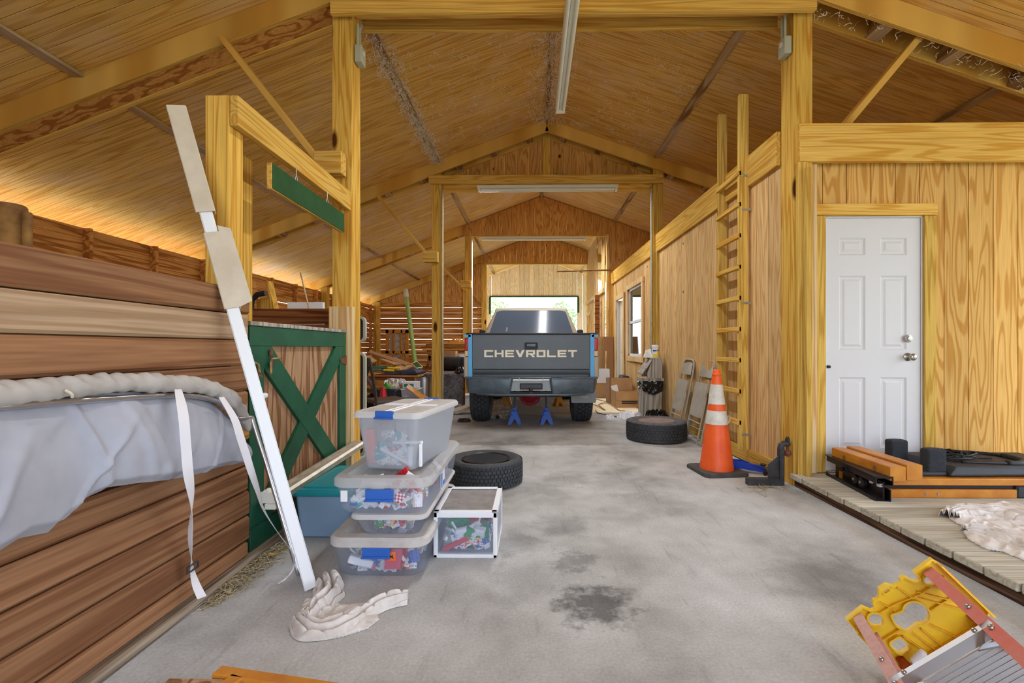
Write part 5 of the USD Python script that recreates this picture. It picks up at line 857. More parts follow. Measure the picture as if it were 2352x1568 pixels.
gx, gz = np.meshgrid(np.linspace(-.185, .185, 14), np.linspace(.77, .93, 6), indexing='ij'); part(t, 'backrest', lm(sheet(np.stack([gx, gz - .03 * (np.abs(gx) / .185) ** 3 * (gz > .86), -.012 + .028 * (gx / .185) ** 2], -1), .003)), m['beige_metal'], 40)
st_ = prism(sbox(-.19, .30, .19, .70).buffer(-.035).buffer(.035), .016); part(t, 'seat', lm(M(st_.vertices + [0, 0, .028], st_.faces)), m['beige_metal'], 40)
dup(t, (1.85, 5.88, 0), 0, 'beige folded metal chair leaning on the wall, nearer the trash box')
# ================================================================ trash box and what lies around it
t = thing('trash_box', 'weathered wooden trash box with slanted hood and black liner', 'trash box', (1.83, 7.05, 0))
TX0, TX1, T0, T1 = 1.69, 1.965, 6.86, 7.2
part(t, 'front_panel', cat(bx(TX0 + .03, TX1 - .0, T0, T0 + .015, .02, .50), bx(TX0, TX0 + .03, T0 - .004, T0 + .02, 0, .50)), m['weathered']); part(t, 'side_panel', bx(TX0, TX0 + .015, T0, T1, .0, .50), m['weathered']); part(t, 'side_panel', bx(TX1 - .015, TX1, T0 + .016, T1, 0, .5), m['weathered']); part(t, 'back_panel', bx(TX0, TX1, T1 - .015, T1, 0, .5), m['weathered'])
part(t, 'rim_board', bx(TX0 - .03, TX1 + .02, T0 - .03, T0, .585, .645), m['weathered']); part(t, 'rim_board', bx(TX0 - .03, TX0, T0, T1, .585, .645), m['weathered'])
hd = Polygon([(TX0 + .05, .645), (TX0 + .05, .715), (TX0 + .14, .93), (TX1, .93), (TX1, .645)]); part(t, 'hood_side', put(prism(hd, .015), (1, 0, 0), (0, 0, 1), (0, 1, 0), (0, T0 - .015, 0)), m['weathered']); part(t, 'hood_side', put(prism(hd, .015), (1, 0, 0), (0, 0, 1), (0, 1, 0), (0, T1 - .02, 0)), m['weathered'])
part(t, 'hood_slope', beam((TX0 - .02, (T0 + T1) / 2, .70), (TX0 + .15, (T0 + T1) / 2, .945), .36, .014), m['weathered']); part(t, 'hood_top', bx(TX0 + .12, TX1, T0 - .02, T1, .93, .945), m['weathered'])
ln = lathe([(.0, 0)] + [(.19, .0), (.195, .05), (.185, .10), (.17, .12)], 26); 
lz = []
for x0, x1, y0, y1 in ((TX0 - .02, TX1 + .012, T0 - .03, T0 - .012),):
    gx, gz = np.meshgrid(np.linspace(x0, x1, 40), np.linspace(0, 1, 16), indexing='ij'); lo = .44 - .055 * np.sin((gx - x0) / (x1 - x0) * PI) + .02 * meshkit.noise(np.stack([gx * 30, 0 * gx, 0 * gx], -1)); Z = .60 * (1 - gz) + lo * gz
    lz.append(sheet(np.stack([gx, y0 + .028 * meshkit.noise(np.stack([gx * 26, Z * 18, 0 * gx], -1), 3) - .01, Z], -1), .002))
gy_, gz = np.meshgrid(np.linspace(T0 - .02, T1, 30), np.linspace(0, 1, 12), indexing='ij'); lz.append(sheet(np.stack([TX0 - .018 + .02 * meshkit.noise(np.stack([gy_ * 26, gz * 6, 0 * gy_], -1), 5), gy_, .6 - .12 * gz], -1), .002))
part(t, 'bag_liner', cat(lz), m['bag_black'], True)
t = thing('wipes_canister', 'white and yellow wipes canister on the trash box hood', 'canister', (1.925, 6.98, .945)); cx_, cy_, cz_ = 1.90, 6.98, .945
part(t, 'can', mv(lathe([(.046, 0), (.05, .004), (.05, .15), (.044, .156)], 24), x=cx_, y=cy_, z=cz_), m['plastic_white'], 40); part(t, 'lid', mv(lathe([(.05, .156), (.052, .158), (.052, .185), (.046, .195), (0, .197)], 24), x=cx_, y=cy_, z=cz_), m['plastic_white'], 40)
def wrap(a0, a1, z0, z1, e=.0012): g = np.linspace(a0, a1, 12); return sheet(np.stack(np.broadcast_arrays(cx_ + (.05 + e) * np.cos(g)[:, None], cy_ + (.05 + e) * np.sin(g)[:, None], cz_ + np.linspace(z0, z1, 3)[None, :]), -1), .001)
part(t, 'label_yellow', wrap(-2.9, -.6, .012, .052), m['can_yellow']); part(t, 'label_yellow', wrap(-1.35, -.75, .052, .12, .0013), m['can_yellow']); part(t, 'label_blue', wrap(-2.6, -1.5, .098, .118, .002), m['can_blue']); part(t, 'label_blue', wrap(-1.2, -.7, .10, .125, .002), m['can_blue'])
solo('paper_bag', mv(rhull([(-.05, -.05, 0), (.05, -.05, 0), (-.05, .05, 0), (.05, .05, 0), (-.035, -.03, .10), (.04, .0, .12), (0, .03, .085)], .008), x=1.80, y=7.05, z=.952), m['paper'], 'crumpled pale paper bag on the trash box hood', 'bag', smooth=20)
Gm = lambda cx, cy, rx_, ry_, n=14, s=0: [(cx + rx_ * (1 + .16 * math.sin(3 * a + s)) * math.cos(a), cy + ry_ * (1 + .14 * math.cos(2 * a + s)) * math.sin(a)) for a in np.linspace(0, 2 * PI, n + 1)[:-1]]
solo('trash_bag', heap(Gm(1.79, 6.48, .20, .20), .24, .010, 21, 13, .5, edge=.09), m['bag_black'], 'black plastic bag slumped on the floor before the trash box', 'bag', smooth=25); solo('plastic_bag', heap(Gm(1.50, 7.0, .19, .15, s=1), .13, .010, 31, 11, .5, edge=.06), m['bag_white'], 'white plastic bag on the floor beside the trash box', 'bag', smooth=25); solo('plastic_bag', heap(Gm(1.20, 7.0, .08, .08, s=2), .11, .010, 33, 10, .3, edge=.05), m['bag_white'], 'small white crumpled bag on the cables', 'bag', smooth=25)
def carton(label, x0, x1, y0, y1, h, flaps=(), mat='cardboard', z=0, rz=0, name='cardboard_box'):
    c = ((x0 + x1) / 2, (y0 + y1) / 2, z); t = thing(name, label, 'box', c, rz=rz, local=True); a, b = (x1 - x0) / 2, (y1 - y0) / 2
    for q in ((-a, a, -b, -b + .005), (-a, a, b - .005, b), (-a, -a + .005, -b + .005, b - .005), (a - .005, a, -b + .005, b - .005)): part(t, 'side', bx(*q, 0, h, .001), m[mat])
    part(t, 'bottom', bx(-a, a, -b, b, 0, .005, .001), m[mat])
    for d, ang, L in flaps:
        p = {'f': ((0, -b, h), (1, 0, 0), (0, -math.cos(ang), math.sin(ang))), 'b': ((0, b, h), (1, 0, 0), (0, math.cos(ang), math.sin(ang))), 'l': ((-a, 0, h), (0, 1, 0), (-math.cos(ang), 0, math.sin(ang))), 'r': ((a, 0, h), (0, 1, 0), (math.cos(ang), 0, math.sin(ang)))}[d]
        hw = a if d in 'fb' else b; part(t, 'flap', put(bx(-hw, hw, 0, L, 0, .004, .001), p[1], p[2], np.cross(p[1], p[2]), p[0]), m[mat])
    return t
cb = carton('open cardboard box with printed side next to the trash box', 1.52, 1.93, 8.25, 8.62, .31, (('l', .35 + PI, .2), ('b', PI / 2 - .1, .22), ('f', -PI / 2 + .05, .16)), rz=.06)
part(cb, 'printed_line', bx(-.10, .19, -.1905, -.1898, .115, .132, .0003), m['print_black']); part(cb, 'printed_line', bx(-.10, .19, -.1905, -.1898, .085, .105, .0003), m['print_black']); part(cb, 'packing_paper', put(bx(-.06, .06, 0, .16, 0, .002, .0005), (.97, 0, .2), (-.2, .1, .97), (0, -1, .1), (-.13, .12, .24)), m['paper'])
carton('second cardboard box standing behind the open box', 1.50, 1.92, 8.75, 9.15, .50, (), 'cardboard_dark'); carton('long low taped cardboard box on the floor past the truck', 1.18, 1.78, 9.9, 10.3, .30)
t = thing('tool_case', 'black moulded plastic case standing against the aisle wall', 'case', (1.93, 9.3, 0)); part(t, 'shell', rbox(1.84, 1.98, 9.18, 9.62, 0, .53, .03), m['black_pad'], 40); part(t, 'front_rib', rbox(1.86, 1.96, 9.165, 9.2, .12, .42, .015), m['tar_black'], 40); part(t, 'grip', tube(spline([(1.88, 9.17, .40), (1.90, 9.14, .42), (1.94, 9.17, .40)], 8), .01, 6), m['tar_black'])
solo('cardboard_sheet', beam((1.62, 10.72, .0), (1.66, 10.88, 1.36), .27, .012, up=(0, 1, 0)), m['cardboard'], 'wide flattened cardboard leaning against the end post, lower one', 'cardboard'); solo('cardboard_sheet', beam((1.80, 10.62, .0), (1.84, 10.84, 1.36), .24, .012, up=(0, 1, 0)), m['cardboard_dark'], 'darker flattened cardboard leaning beside the wider sheet', 'cardboard')
solo('white_board', prism(sbox(1.50, 0, 1.80, .62).buffer(-.04).buffer(.04), .02).apply_transform(np.array([[1, 0, 0, 0], [0, 0, 1, 10.45], [0, 1, 0, 0], [0, 0, 0, 1.0]])), m['plastic_white'], 'white rounded board standing before the flattened cardboard', 'board'); solo('white_stick', beam((1.70, 10.5, .0), (1.74, 10.6, 1.02), .035, .012, up=(0, 1, 0)), m['pine_pale'], 'pale wooden stick leaning on the flattened cardboard', 'stick')
solo('plywood_sheet', bx(1.02, 1.90, 7.65, 9.75, .002, .014), m['siding_far'], 'thin yellowish plywood sheet lying on the floor under the boxes', 'sheet')
def cable(label, pts, r, mat, Z=.008): solo('cable', tube(spline([(*atZ(u, v)[:2], Z + .012 * (i % 2)) for i, (u, v) in enumerate(pts)], 70), r, 6), m[mat], label, 'cable', smooth=True)
cable('tan cable looping on the floor beside the truck wheel', [(1348, 928), (1375, 938), (1390, 945), (1375, 935), (1392, 928), (1405, 934), (1420, 944), (1440, 950)], .008, 'cable_tan', .028); cable('black cable crossing under the white plastic bag', [(1368, 942), (1372, 950), (1400, 955), (1440, 962), (1480, 958), (1440, 950)], .007, 'cable_black'); cable('tan cable running to the cardboard box', [(1345, 918), (1370, 924), (1385, 926), (1390, 929), (1396, 927)], .008, 'cable_tan', .05)
cable('thin cable curling by the tool on the plywood', [(1400, 912), (1404, 921), (1410, 926), (1404, 929), (1398, 920)], .007, 'cable_tan', .045)
t = thing('router_base', 'small black tool base on the plywood sheet', 'tool', (*atZ(1388, 903)[:2], .014), local=True); part(t, 'body', lathe([(.05, 0), (.055, .02), (.05, .1), (.04, .11), (0, .11)], 16), m['tar_black'], 40); part(t, 'foot_plate', bx(-.1, .1, -.07, .07, 0, .016, .004), m['tar_black'])
# pole and ladder at the end bay
solo('long_pole', tube([atY(1279, 623, 10.62), atY(1410, 620, 10.80)], .018, 8), m['log_wood'], 'long thin pole lying high across the far opening', 'pole')
t = thing('far_ladder', 'rough wooden ladder on the plywood wall beyond the truck', 'ladder', (1.7, 12.0, 0)); part(t, 'rail', bx(1.70, 1.735, 12.32, 12.36, 0, 2.44), m['pine_pale']); part(t, 'rail', bx(1.62, 1.735, 11.55, 11.60, 0, 2.44), m['divider_board'])
for k in range(8): part(t, 'rung', bx(1.70, 1.735, 11.60, 12.32, .22 + .3 * k, .26 + .3 * k), m['pine_pale'])
solo('loft_plank', beam((3.95, 3.72, 2.885), (4.9, 3.9, 2.885), .12, .03), m['pine_pale'], 'pale plank lying on the loft above the porch wall beam', 'board')
# ================================================================ folded exercise machine on the porch deck
t = thing('exercise_machine', 'folded exercise machine of orange wood, black rails and pads on the deck', 'exercise machine', (2.8, 3.3, .1))
ax, ay = np.array([2.24, 2.99]), np.array([2.315, 3.60]); dY = np.array([*(ay - ax), 0]); Lr = np.linalg.norm(dY); dY /= Lr; dX = np.array([dY[1], -dY[0], 0]); Z3 = np.array([0, 0, 1.0]); o3 = np.array([*ax, .10])
def rail(poly, s0, s1): return put(prism(poly, s1 - s0), dX, Z3, -dY if False else np.cross(dX, Z3), o3 + dY * s0) if False else put(prism(poly, s1 - s0), dX, Z3, dY, o3 + dY * s0)
ch = lambda z0, z1, w: unary_union([sbox(0, z0, .006, z1), sbox(0, z0, w, z0 + .006), sbox(0, z1 - .006, w, z1)])
part(t, 'track_channel', rail(unary_union([sbox(.09, .0, .096, .075), sbox(.0, .0, .096, .006), sbox(0, 0, .005, .022)]), 0, Lr), m['dark_metal']); part(t, 'track_channel', rail(unary_union([sbox(.005, .115, .011, .155), sbox(.005, .149, .11, .155), sbox(.05, .10, .11, .106), sbox(.104, .10, .11, .155)]), 0, Lr), m['dark_metal']); part(t, 'track_web', rail(sbox(.06, .006, .068, .12), .02, Lr - .02), m['dark_metal']); part(t, 'track_top', rail(sbox(-.004, .1555, .11, .162), 0, Lr), m['dark_metal'])
for s_, rr_ in ((.19, .036), (.27, .036)):
    w = part(t, 'roller', put(lathe([(.012, 0), (rr_, 0), (rr_, .006), (rr_ * .8, .012), (rr_, .018), (rr_, .024), (.012, .026)], 22), dY, Z3, -dX, o3 + dY * (Lr - .13 - s_) + Z3 * .062 + dX * .055), m['tar_black'], 40); part(w, 'hub_bolt', put(lathe([(.01, .02), (.01, .03), (0, .03)], 10), dY, Z3, -dX, o3 + dY * (Lr - .13 - s_) + Z3 * .062 + dX * .055), m['steel'])
for s_ in (.03, .11, Lr - .12, Lr - .05): part(t, 'guide_roller', mv(lathe([(.014, 0), (.018, .004), (.018, .024), (.014, .028), (0, .028)], 14), *(o3 + dY * s_ + dX * .045 + Z3 * (.085 if s_ < .2 else .122))), m['steel'], 40)
part(t, 'socket_tube', put(prism(sbox(-.022, -.022, .022, .022).difference(sbox(-.016, -.016, .016, .016)), .07), dY, Z3, dX, o3 + dY * (Lr - .27) + Z3 * .118 - dX * .012), m['dark_metal'])
for (xa, xb, ya, yb, za, zb) in ((2.335, 2.435, 2.985, 3.56, .232, .325), (2.455, 2.555, 3.0, 3.57, .235, .335)):
    lg = part(t, 'wooden_leg', put(prism(sbox(xa, za, xb, zb).buffer(-.008).buffer(.008), yb - ya), (1, 0, 0), (0, 0, 1), (0, 1, 0), (0, ya, 0)), m['orange_wood'], 40)
    for yy in (3.12, 3.42): part(lg, 'bolt_hole', put(lathe([(.016, 0), (.018, .002), (.012, .003), (0, .001)], 14), (0, 1, 0), (0, 0, 1), (-1, 0, 0), (xa + .0006, yy, za + .05)), m['brass_old'])
part(t, 'lower_board', bx(2.36, 3.22, 3.05, 3.52, .10, .158, .004), m['orange_wood']); part(t, 'slot_rail', bx(2.36, 3.40, 3.07, 3.50, .158, .188), m['dark_metal']); part(t, 'upper_board', bx(2.36, 3.42, 3.04, 3.53, .188, .232, .004), m['orange_wood']); part(t, 'end_block', bx(3.22, 3.62, 3.05, 3.55, .10, .185, .01), m['black_pad'])
for x in (2.62, 2.70): part(t, 'screw', put(lathe([(.009, 0), (.008, .003), (0, .003)], 10), (1, 0, 0), (0, 0, 1), (0, -1, 0), (x, 3.05, .128)), m['steel'])
part(t, 'mat_pad', rbox(2.57, 2.80, 3.09, 3.55, .234, .262, .01), m['black_pad'], 40); part(t, 'mat_pad', rhull([(2.81, y, .25) for y in (3.08, 3.54)] + [(2.86, y, .285) for y in (3.10, 3.53)] + [(3.75, y, .255) for y in (3.10, 3.54)] + [(3.72, y, .285) for y in (3.14, 3.52)], .014), m['black_pad'], 40)
for cx_, cy_ in ((2.735, 3.44), (2.745, 3.14)): part(t, 'shoulder_rest', rhull([(cx_ + sx * .048, cy_ + .012 * (1 if abs(sx) < .5 else 0) + sy * .02, z) for sx in (-1, 0, 1) for sy in (-1, 1) for z in (.25, .395)], .018), m['foam_black'], 40)
lp = [atY(2168, 1041, 3.48), atY(2215, 1040, 3.5), atY(2262, 1047, 3.45), atY(2310, 1060, 3.36), atY(2344, 1072, 3.25), atY(2352, 1080, 3.2), atY(2340, 1086, 3.16), atY(2290, 1082, 3.17), atY(2210, 1078, 3.2)]; lp = [np.array([p[0], p[1], max(p[2], .305)]) for p in lp]
ft = part(t, 'foot_bar', tube(spline(lp, 60), .013, 10), m['dark_metal'], True); part(ft, 'foam_grip', tube(spline(lp, 60)[22:44], .021, 12), m['tar_black'], True)
cc = atY(2182, 1060, 3.33); rr = random.Random(5); cp = []
for q in range(90): a = q * .62; R_ = .085 + .03 * math.sin(q * .37); cp.append((cc[0] + R_ * 1.25 * math.cos(a) + .02 * math.sin(q * .21), cc[1] + R_ * math.sin(a), .312 + .05 * rr.random() * (1 - abs(q - 45) / 60)))
cp += [(cc[0] + .16, cc[1] - .03, .312), (cc[0] + .24, cc[1] - .06, .312)]
solo('cord_coil', tube(np.array(cp), .006, 6), m['tar_black'], 'black cord coiled on the exercise machine pad', 'cord', smooth=True)
t = thing('drop_cloth', 'dirty white drop cloth crumpled on the porch deck', 'cloth', (*atZ(2300, 1210, .1)[:2], .1))
part(t, 'spread_fold', heap(G([(2178, 1192), (2192, 1172), (2240, 1164), (2295, 1152), (2330, 1154), (2420, 1175), (2500, 1240), (2480, 1330), (2410, 1305), (2352, 1288), (2300, 1268), (2262, 1262), (2222, 1240), (2210, 1222), (2230, 1214), (2200, 1205)], .1), .022, .0065, 45, 10, .6, base=.1, edge=.04), m['rag_cloth'], True)
part(t, 'gathered_fold', bundle(G([(2185, 1192), (2240, 1182), (2310, 1190), (2400, 1215)], .1), [.05, .10, .13, .12], .055, 15, base=.102, folds=5), m['rag_cloth'], True); part(t, 'gathered_fold', bundle(G([(2215, 1222), (2280, 1230), (2350, 1258), (2440, 1290)], .1), [.03, .07, .09, .09], .045, 19, base=.102, folds=5), m['rag_cloth'], True)
# ================================================================ step ladder lying on its side, cap away from the camera
LO = np.array([1.118, 1.6, .165]); LWd = np.array([.68, -.23, .69]); LWd /= np.linalg.norm(LWd); LDd = np.array([.394, .917, -.086]); LDd -= LWd * (LDd @ LWd); LDd /= np.linalg.norm(LDd); LN = np.cross(LDd, LWd); WL = .305
def SL(poly, s0, s1): return put(prism(poly, s1 - s0), LWd, LN, -LDd, LO - LDd * s0)     # outline across the ladder, run towards its feet
t = thing('step_ladder', 'step ladder lying on its side, yellow cap and orange rails', 'ladder', LO * [1, 1, 0])
capp = Polygon([(-.022, -.004), (.05, -.010), (.062, .012), (.074, .016), (.084, -.002), (.092, -.008), (.106, -.004), (.118, -.012), (.132, -.026), (.160, -.026), (.172, -.012), (.20, -.006), (.206, -.018), (.222, -.018), (.230, .006), (.238, .016), (.250, .012), (.252, -.012), (.326, -.016), (.33, .18), (.30, .20), (.01, .20), (-.022, .17)]).buffer(.003).buffer(-.003)
key = unary_union([Point(.165, .085).buffer(.034), Polygon([(.09, .085), (.10, .055), (.15, .065), (.15, .11), (.10, .115)])]).buffer(-.004).buffer(.004)
holes = [Point(.052, .042).buffer(.021), key, Point(.268, .03).buffer(.014), sbox(.03, .115, .072, .155).buffer(-.01).buffer(.01), sbox(.136, -.016, .156, -.006), Point(.296, .07).buffer(.008)]
plate = capp
for h_ in holes: plate = plate.difference(h_)
cp_ = part(t, 'cap', SL(plate, -.008, -.003), m['ladder_yellow']); rim = unary_union([capp.difference(capp.buffer(-.005))] + [h_.buffer(.005).difference(h_) for h_ in holes]).intersection(capp); part(cp_, 'cap_rim', SL(rim, -.003, .014), m['ladder_yellow'])
ribs = unary_union([LineString(q).buffer(.0018) for q in ([(.20, .05), (.30, .17)], [(.215, .04), (.31, .15)], [(.08, .12), (.10, .19)], [(.11, .12), (.125, .19)], [(.14, .13), (.15, .19)], [(.02, .10), (.31, .10)], [(.03, .03), (.13, .035), (.22, .05), (.31, .045)], [(.165, .12), (.20, .19)], [(.10, 0), (.12, .05)], [(.18, 0), (.19, .045)])]).intersection(plate); part(cp_, 'cap_rib', SL(ribs, -.003, .010), m['ladder_amber'])
part(cp_, 'cap_skirt', SL(sbox(-.01, .193, .31, .200), -.003, .085), m['ladder_amber']); part(cp_, 'cap_cheek', SL(sbox(-.022, .03, -.016, .18), -.003, .05), m['ladder_amber']); part(cp_, 'cap_cheek', SL(sbox(.324, 0, .33, .18), -.003, .05), m['ladder_amber'])
chn = lambda w0, sg: unary_union([sbox(min(w0, w0 + sg * .004), 0, max(w0, w0 + sg * .004), .072), sbox(min(w0, w0 + sg * .034), 0, max(w0, w0 + sg * .034), .004), sbox(min(w0, w0 + sg * .028), .068, max(w0, w0 + sg * .028), .072)])
pbr('fibre_worn', (226, 184, 178), .55, c2=(216, 160, 152), nscale=50); m = MATS; part(t, 'front_rail', SL(chn(0, 1), .015, 1.5), m['fibre_worn']); part(t, 'front_rail', SL(chn(WL, -1), .015, 1.5), m['fibre_red'])
def SP(w, n, s): return LO + LWd * w + LN * n - LDd * s
for w in (.022, WL - .022): part(t, 'rear_rail', beam(SP(w, .175, .0), SP(w, .225, 1.5), .024, .03, up=LN), m['fibre_dark'])
for k in range(4):
    s0 = .385 + .3 * k; st = part(t, 'step', SL(sbox(.006, .0, WL - .006, .026), s0, s0 + .022), m['aluminium']); part(st, 'tread_plate', SL(sbox(.01, .034, WL - .01, .125), s0 + .012, s0 + .017), m['aluminium'])
    part(st, 'tread_rib', SL(unary_union([sbox(.012, .046 + .012 * q, WL - .012, .055 + .012 * q) for q in range(7)]), s0 + .017, s0 + .0185), m['aluminium'])
    for w, sg in ((.012, 1), (WL - .012, -1)): part(st, 'step_brace', beam(SP(w, .01, s0 + .09), SP(w + sg * .06, .03, s0 + .02), .022, .004, up=LN), m['aluminium'])
    for w in (.05, WL - .05): part(st, 'rivet', mv(SPH.copy(), s=.006, *[]) if False else M(SPH.vertices * .0065 + SP(w, -.001, s0 + .011), SPH.faces), m['steel'], True)
for s in (.30, .42, .62): part(t, 'rail_rivet', M(SPH.vertices * .008 + SP(WL - .016, -.001, s), SPH.faces), m['steel'], True); part(t, 'rail_rivet', M(SPH.vertices * .008 + SP(.016, -.001, s), SPH.faces), m['steel'], True)
part(t, 'white_clip', rhull([SP(.055, .17, .05), SP(.09, .16, .055)], .013), m['plastic_white'], True); part(t, 'spreader_bar', beam(SP(WL - .04, .10, .52), SP(WL - .02, .21, .75), .02, .005, up=LWd), m['iron'])
# ================================================================ orange wooden frame at the camera's feet
t = thing('wooden_bench', 'orange wooden bench frame at the bottom edge of the floor', 'bench', (-.6, 1.05, 0))
part(t, 'long_rail', beam(atZ(498, 1536, .25) - [0, 0, .03], atZ(498, 1536, .25) + [1.15, -.20, -.03], .034, .06), m['orange_wood']); A0 = atZ(498, 1536, .25)
part(t, 'cross_rail', beam(A0 + [.07, -.02, -.02], A0 + [-.02, -.30, -.02], .04, .04), m['orange_wood']); part(t, 'brown_panel', bx(A0[0] - .11, A0[0] + .10, A0[1] - .26, A0[1] - .022, .222, .242), m['door_ply']); part(t, 'panel_edge', bx(A0[0] + .12, A0[0] + 1.1, A0[1] - .34, A0[1] - .2, .13, .15), m['door_ply'])
for p in (A0 + [.02, -.02, 0], A0 + [1.1, -.20, 0], A0 + [-.10, -.25, 0]): part(t, 'leg', bx(p[0] - .02, p[0] + .02, p[1] - .02, p[1] + .02, 0, .19), m['orange_wood'])
# ================================================================ the junk pile in the open stalls
pbr('mat_blue', (40, 52, 92), .6, c2=(30, 32, 40), nscale=5); pbr('rug_grey', (120, 112, 112), .95, c2=(62, 58, 64), nscale=26); pbr('tote_navy', (32, 38, 52), .5); pbr('pvc_green', (146, 176, 92), .45); pbr('foil', (190, 190, 196), .35, .6); pbr('leaf_green', (70, 160, 50), .6); pbr('film', (210, 204, 190), .3, c2=(150, 140, 122), nscale=12); m = MATS
t = thing('folding_table', 'grey folding table on edge behind the front post', 'table', (-2.0, 4.62, 0))
for z0, z1 in ((.0, 1.05), (1.155, 1.42)):
    l = part(t, 'table_leaf', put(prism(sbox(-2.36, z0, -1.705, z1).buffer(-.05).buffer(.05), .04), (1, 0, 0), (0, 0, 1), (0, 1, 0), (0, 4.62, 0)), m['black_pad']); part(l, 'leaf_edge', put(prism(sbox(-2.38, z0, -1.69, z1).buffer(-.06).buffer(.06).difference(sbox(-2.365, z0 + .015, -1.712, z1 - .015).buffer(-.05).buffer(.05)), .05), (1, 0, 0), (0, 0, 1), (0, 1, 0), (0, 4.612, 0)), m['grey_plastic'])
for x in (-2.2, -1.85): part(t, 'frame_tube', tube([(x, 4.65, 1.0), (x, 4.65, 1.2)], .014, 8), m['iron'])
t = thing('dining_chair', 'dark brown dining chair with X-shaped back before the junk pile', 'chair', (-1.80, 5.62, 0), rz=-.9, local=True); bw = m['brown_wood_dark']
for s in (-1, 1): part(t, 'back_post', tube([(s * .2, -.2, 0), (s * .2, -.19, .45), (s * .2, -.23, .75), (s * .205, -.28, .97)], .02, 4), bw); part(t, 'front_leg', tube([(s * .2, .2, 0), (s * .2, .2, .44)], .02, 4), bw)
part(t, 'top_rail', beam((-.205, -.275, .93), (.205, -.275, .93), .025, .1), bw); part(t, 'low_rail', beam((-.2, -.205, .58), (.2, -.205, .58), .02, .05), bw); part(t, 'seat', rbox(-.22, .22, -.2, .22, .43, .47, .015), bw, 40)
for s in (-1, 1): part(t, 'cross_slat', beam((s * .19, -.215, .60), (-s * .15, -.265, .88), .02, .035, up=(0, 1, 0)), bw)
for s in (-1, 1): part(t, 'side_rail', bx(s * .2 - .012, s * .2 + .012, -.18, .18, .2, .23), bw)
t = thing('traffic_cone', 'small red traffic cone standing by the dark chair', 'traffic cone', (-2.04, 6.25, 0), local=True); part(t, 'base', bx(-.14, .14, -.14, .14, 0, .025, .006), m['cone_base']); part(t, 'cone_body', lathe([(.105, .025), (.03, .55), (.02, .56), (0, .56)], 24), m['red_plastic'], 40); part(t, 'white_collar', lathe([(.075, .25), (.077, .25), (.06, .37), (.058, .37)], 24), m['cone_white'], 40)
t = thing('storage_tote', 'navy plastic tote on the floor before the junk pile', 'storage bin', (-2.15, 6.95, 0)); part(t, 'tub', tub(-2.32, -2.03, 6.8, 7.2, 0, .44, .03, .03), m['tote_navy'], 40); part(t, 'lid', bin_lid(-2.33, -2.02, 6.79, 7.21, .435, .03, .035, 0), m['tote_navy'], 40)
solo('grocery_bag', heap(Gm(-2.17, 6.98, .13, .12, s=1), .14, .01, 51, 12, .5, base=.47, edge=.05), m['film'], 'crinkled white bag on the navy tote', 'bag', smooth=25); solo('green_bag', heap(Gm(-2.19, 6.88, .06, .05, s=2), .12, .009, 53, 12, .4, base=.475, edge=.03), m['leaf_green'], 'bright green bag on the navy tote', 'bag', smooth=25)
carton('whitish cardboard box at the foot of the junk pile', -1.99, -1.70, 6.85, 7.15, .33, (), 'card_pale'); t = thing('storage_bin', 'clear plastic bin stacked on the whitish box', 'storage bin', (-1.93, 7.0, .335)); part(t, 'tub', tub(-1.98, -1.71, 6.87, 7.13, .335, .47, .02, .01), m['frost_plastic'], 40); part(t, 'rim', bin_lid(-1.99, -1.70, 6.86, 7.14, .46, .02, .015, 0), m['lid_white'], 40)
t = thing('steel_pot', 'tall shiny steel stock pot behind the aisle post', 'pot', (-1.84, 7.8, 0)); part(t, 'pot_body', mv(lathe([(.16, 0), (.165, .01), (.165, .57), (.172, .575), (.172, .585), (.16, .585), (.158, .02), (0, .02)], 32), x=-1.84, y=7.8), m['steel'], 40)
for s in (-1, 1): part(t, 'pot_handle', tube(spline([(-1.84 + s * .165, 7.76, .5), (-1.84 + s * .20, 7.76, .5), (-1.84 + s * .20, 7.84, .5), (-1.84 + s * .165, 7.84, .5)], 10), .008, 6), m['steel'])
solo('bent_strip', ribbon(spline([atY(935, 886, 6.82), atY(950, 896, 6.8), atY(965, 908, 6.78), atY(990, 920, 6.76)], 20), (0, 1, .25), .16, .008), m['orange_wood'], 'bent plywood strip slanting in front of the steel pot', 'strip')
t = thing('wooden_chest', 'orange-brown wooden chest under the mats', 'chest', (-2.5, 8.6, 0)); part(t, 'body', bx(-3.3, -2.1, 8.3, 9.3, 0, .56), m['divider_board']); part(t, 'front_panel', bx(-3.2, -2.15, 8.285, 8.30, .05, .5), m['outer_board_x']); part(t, 'lid', bx(-3.33, -2.06, 8.27, 9.32, .56, .595), m['outer_board_x'])
def matz(x, y): return .04 * np.sin((x + 2.4) * 3.2)
solo('padded_mat', heap([(-2.9, 8.3), (-2.06, 8.25), (-2.06, 8.9), (-2.2, 9.3), (-2.9, 9.2)], .09, .02, 61, 4, .3, base=.597, edge=.12, shape=lambda x, y: .05 * np.sin((x + 2.4) * 3)), m['mat_blue'], 'dark blue padded mat draped over the wooden chest', 'mat', smooth=True)
solo('dark_tarp', heap([(-2.85, 7.45), (-2.15, 7.42), (-2.06, 7.9), (-2.1, 8.22), (-2.9, 8.2)], .50, .02, 67, 7, .4, edge=.25), m['bag_black'], 'black plastic sheeting heaped under the padded mat', 'tarp', smooth=25); solo('foil_sheet', heap(Gm(-2.36, 7.8, .2, .2, s=1), .10, .012, 69, 11, .7, base=.47, edge=.05), m['foil'], 'crumpled silvery sheet on the black sheeting', 'foil', smooth=20)
t = thing('label_box', 'small white box with teal label on the clear bin', 'box', (-2.02, 7.05, .478)); part(t, 'box', bx(-1.97, -1.74, 6.95, 7.12, .478, .575), m['plastic_white']); part(t, 'teal_label', bx(-1.95, -1.80, 6.947, 6.9495, .495, .545), m['lid_teal'])
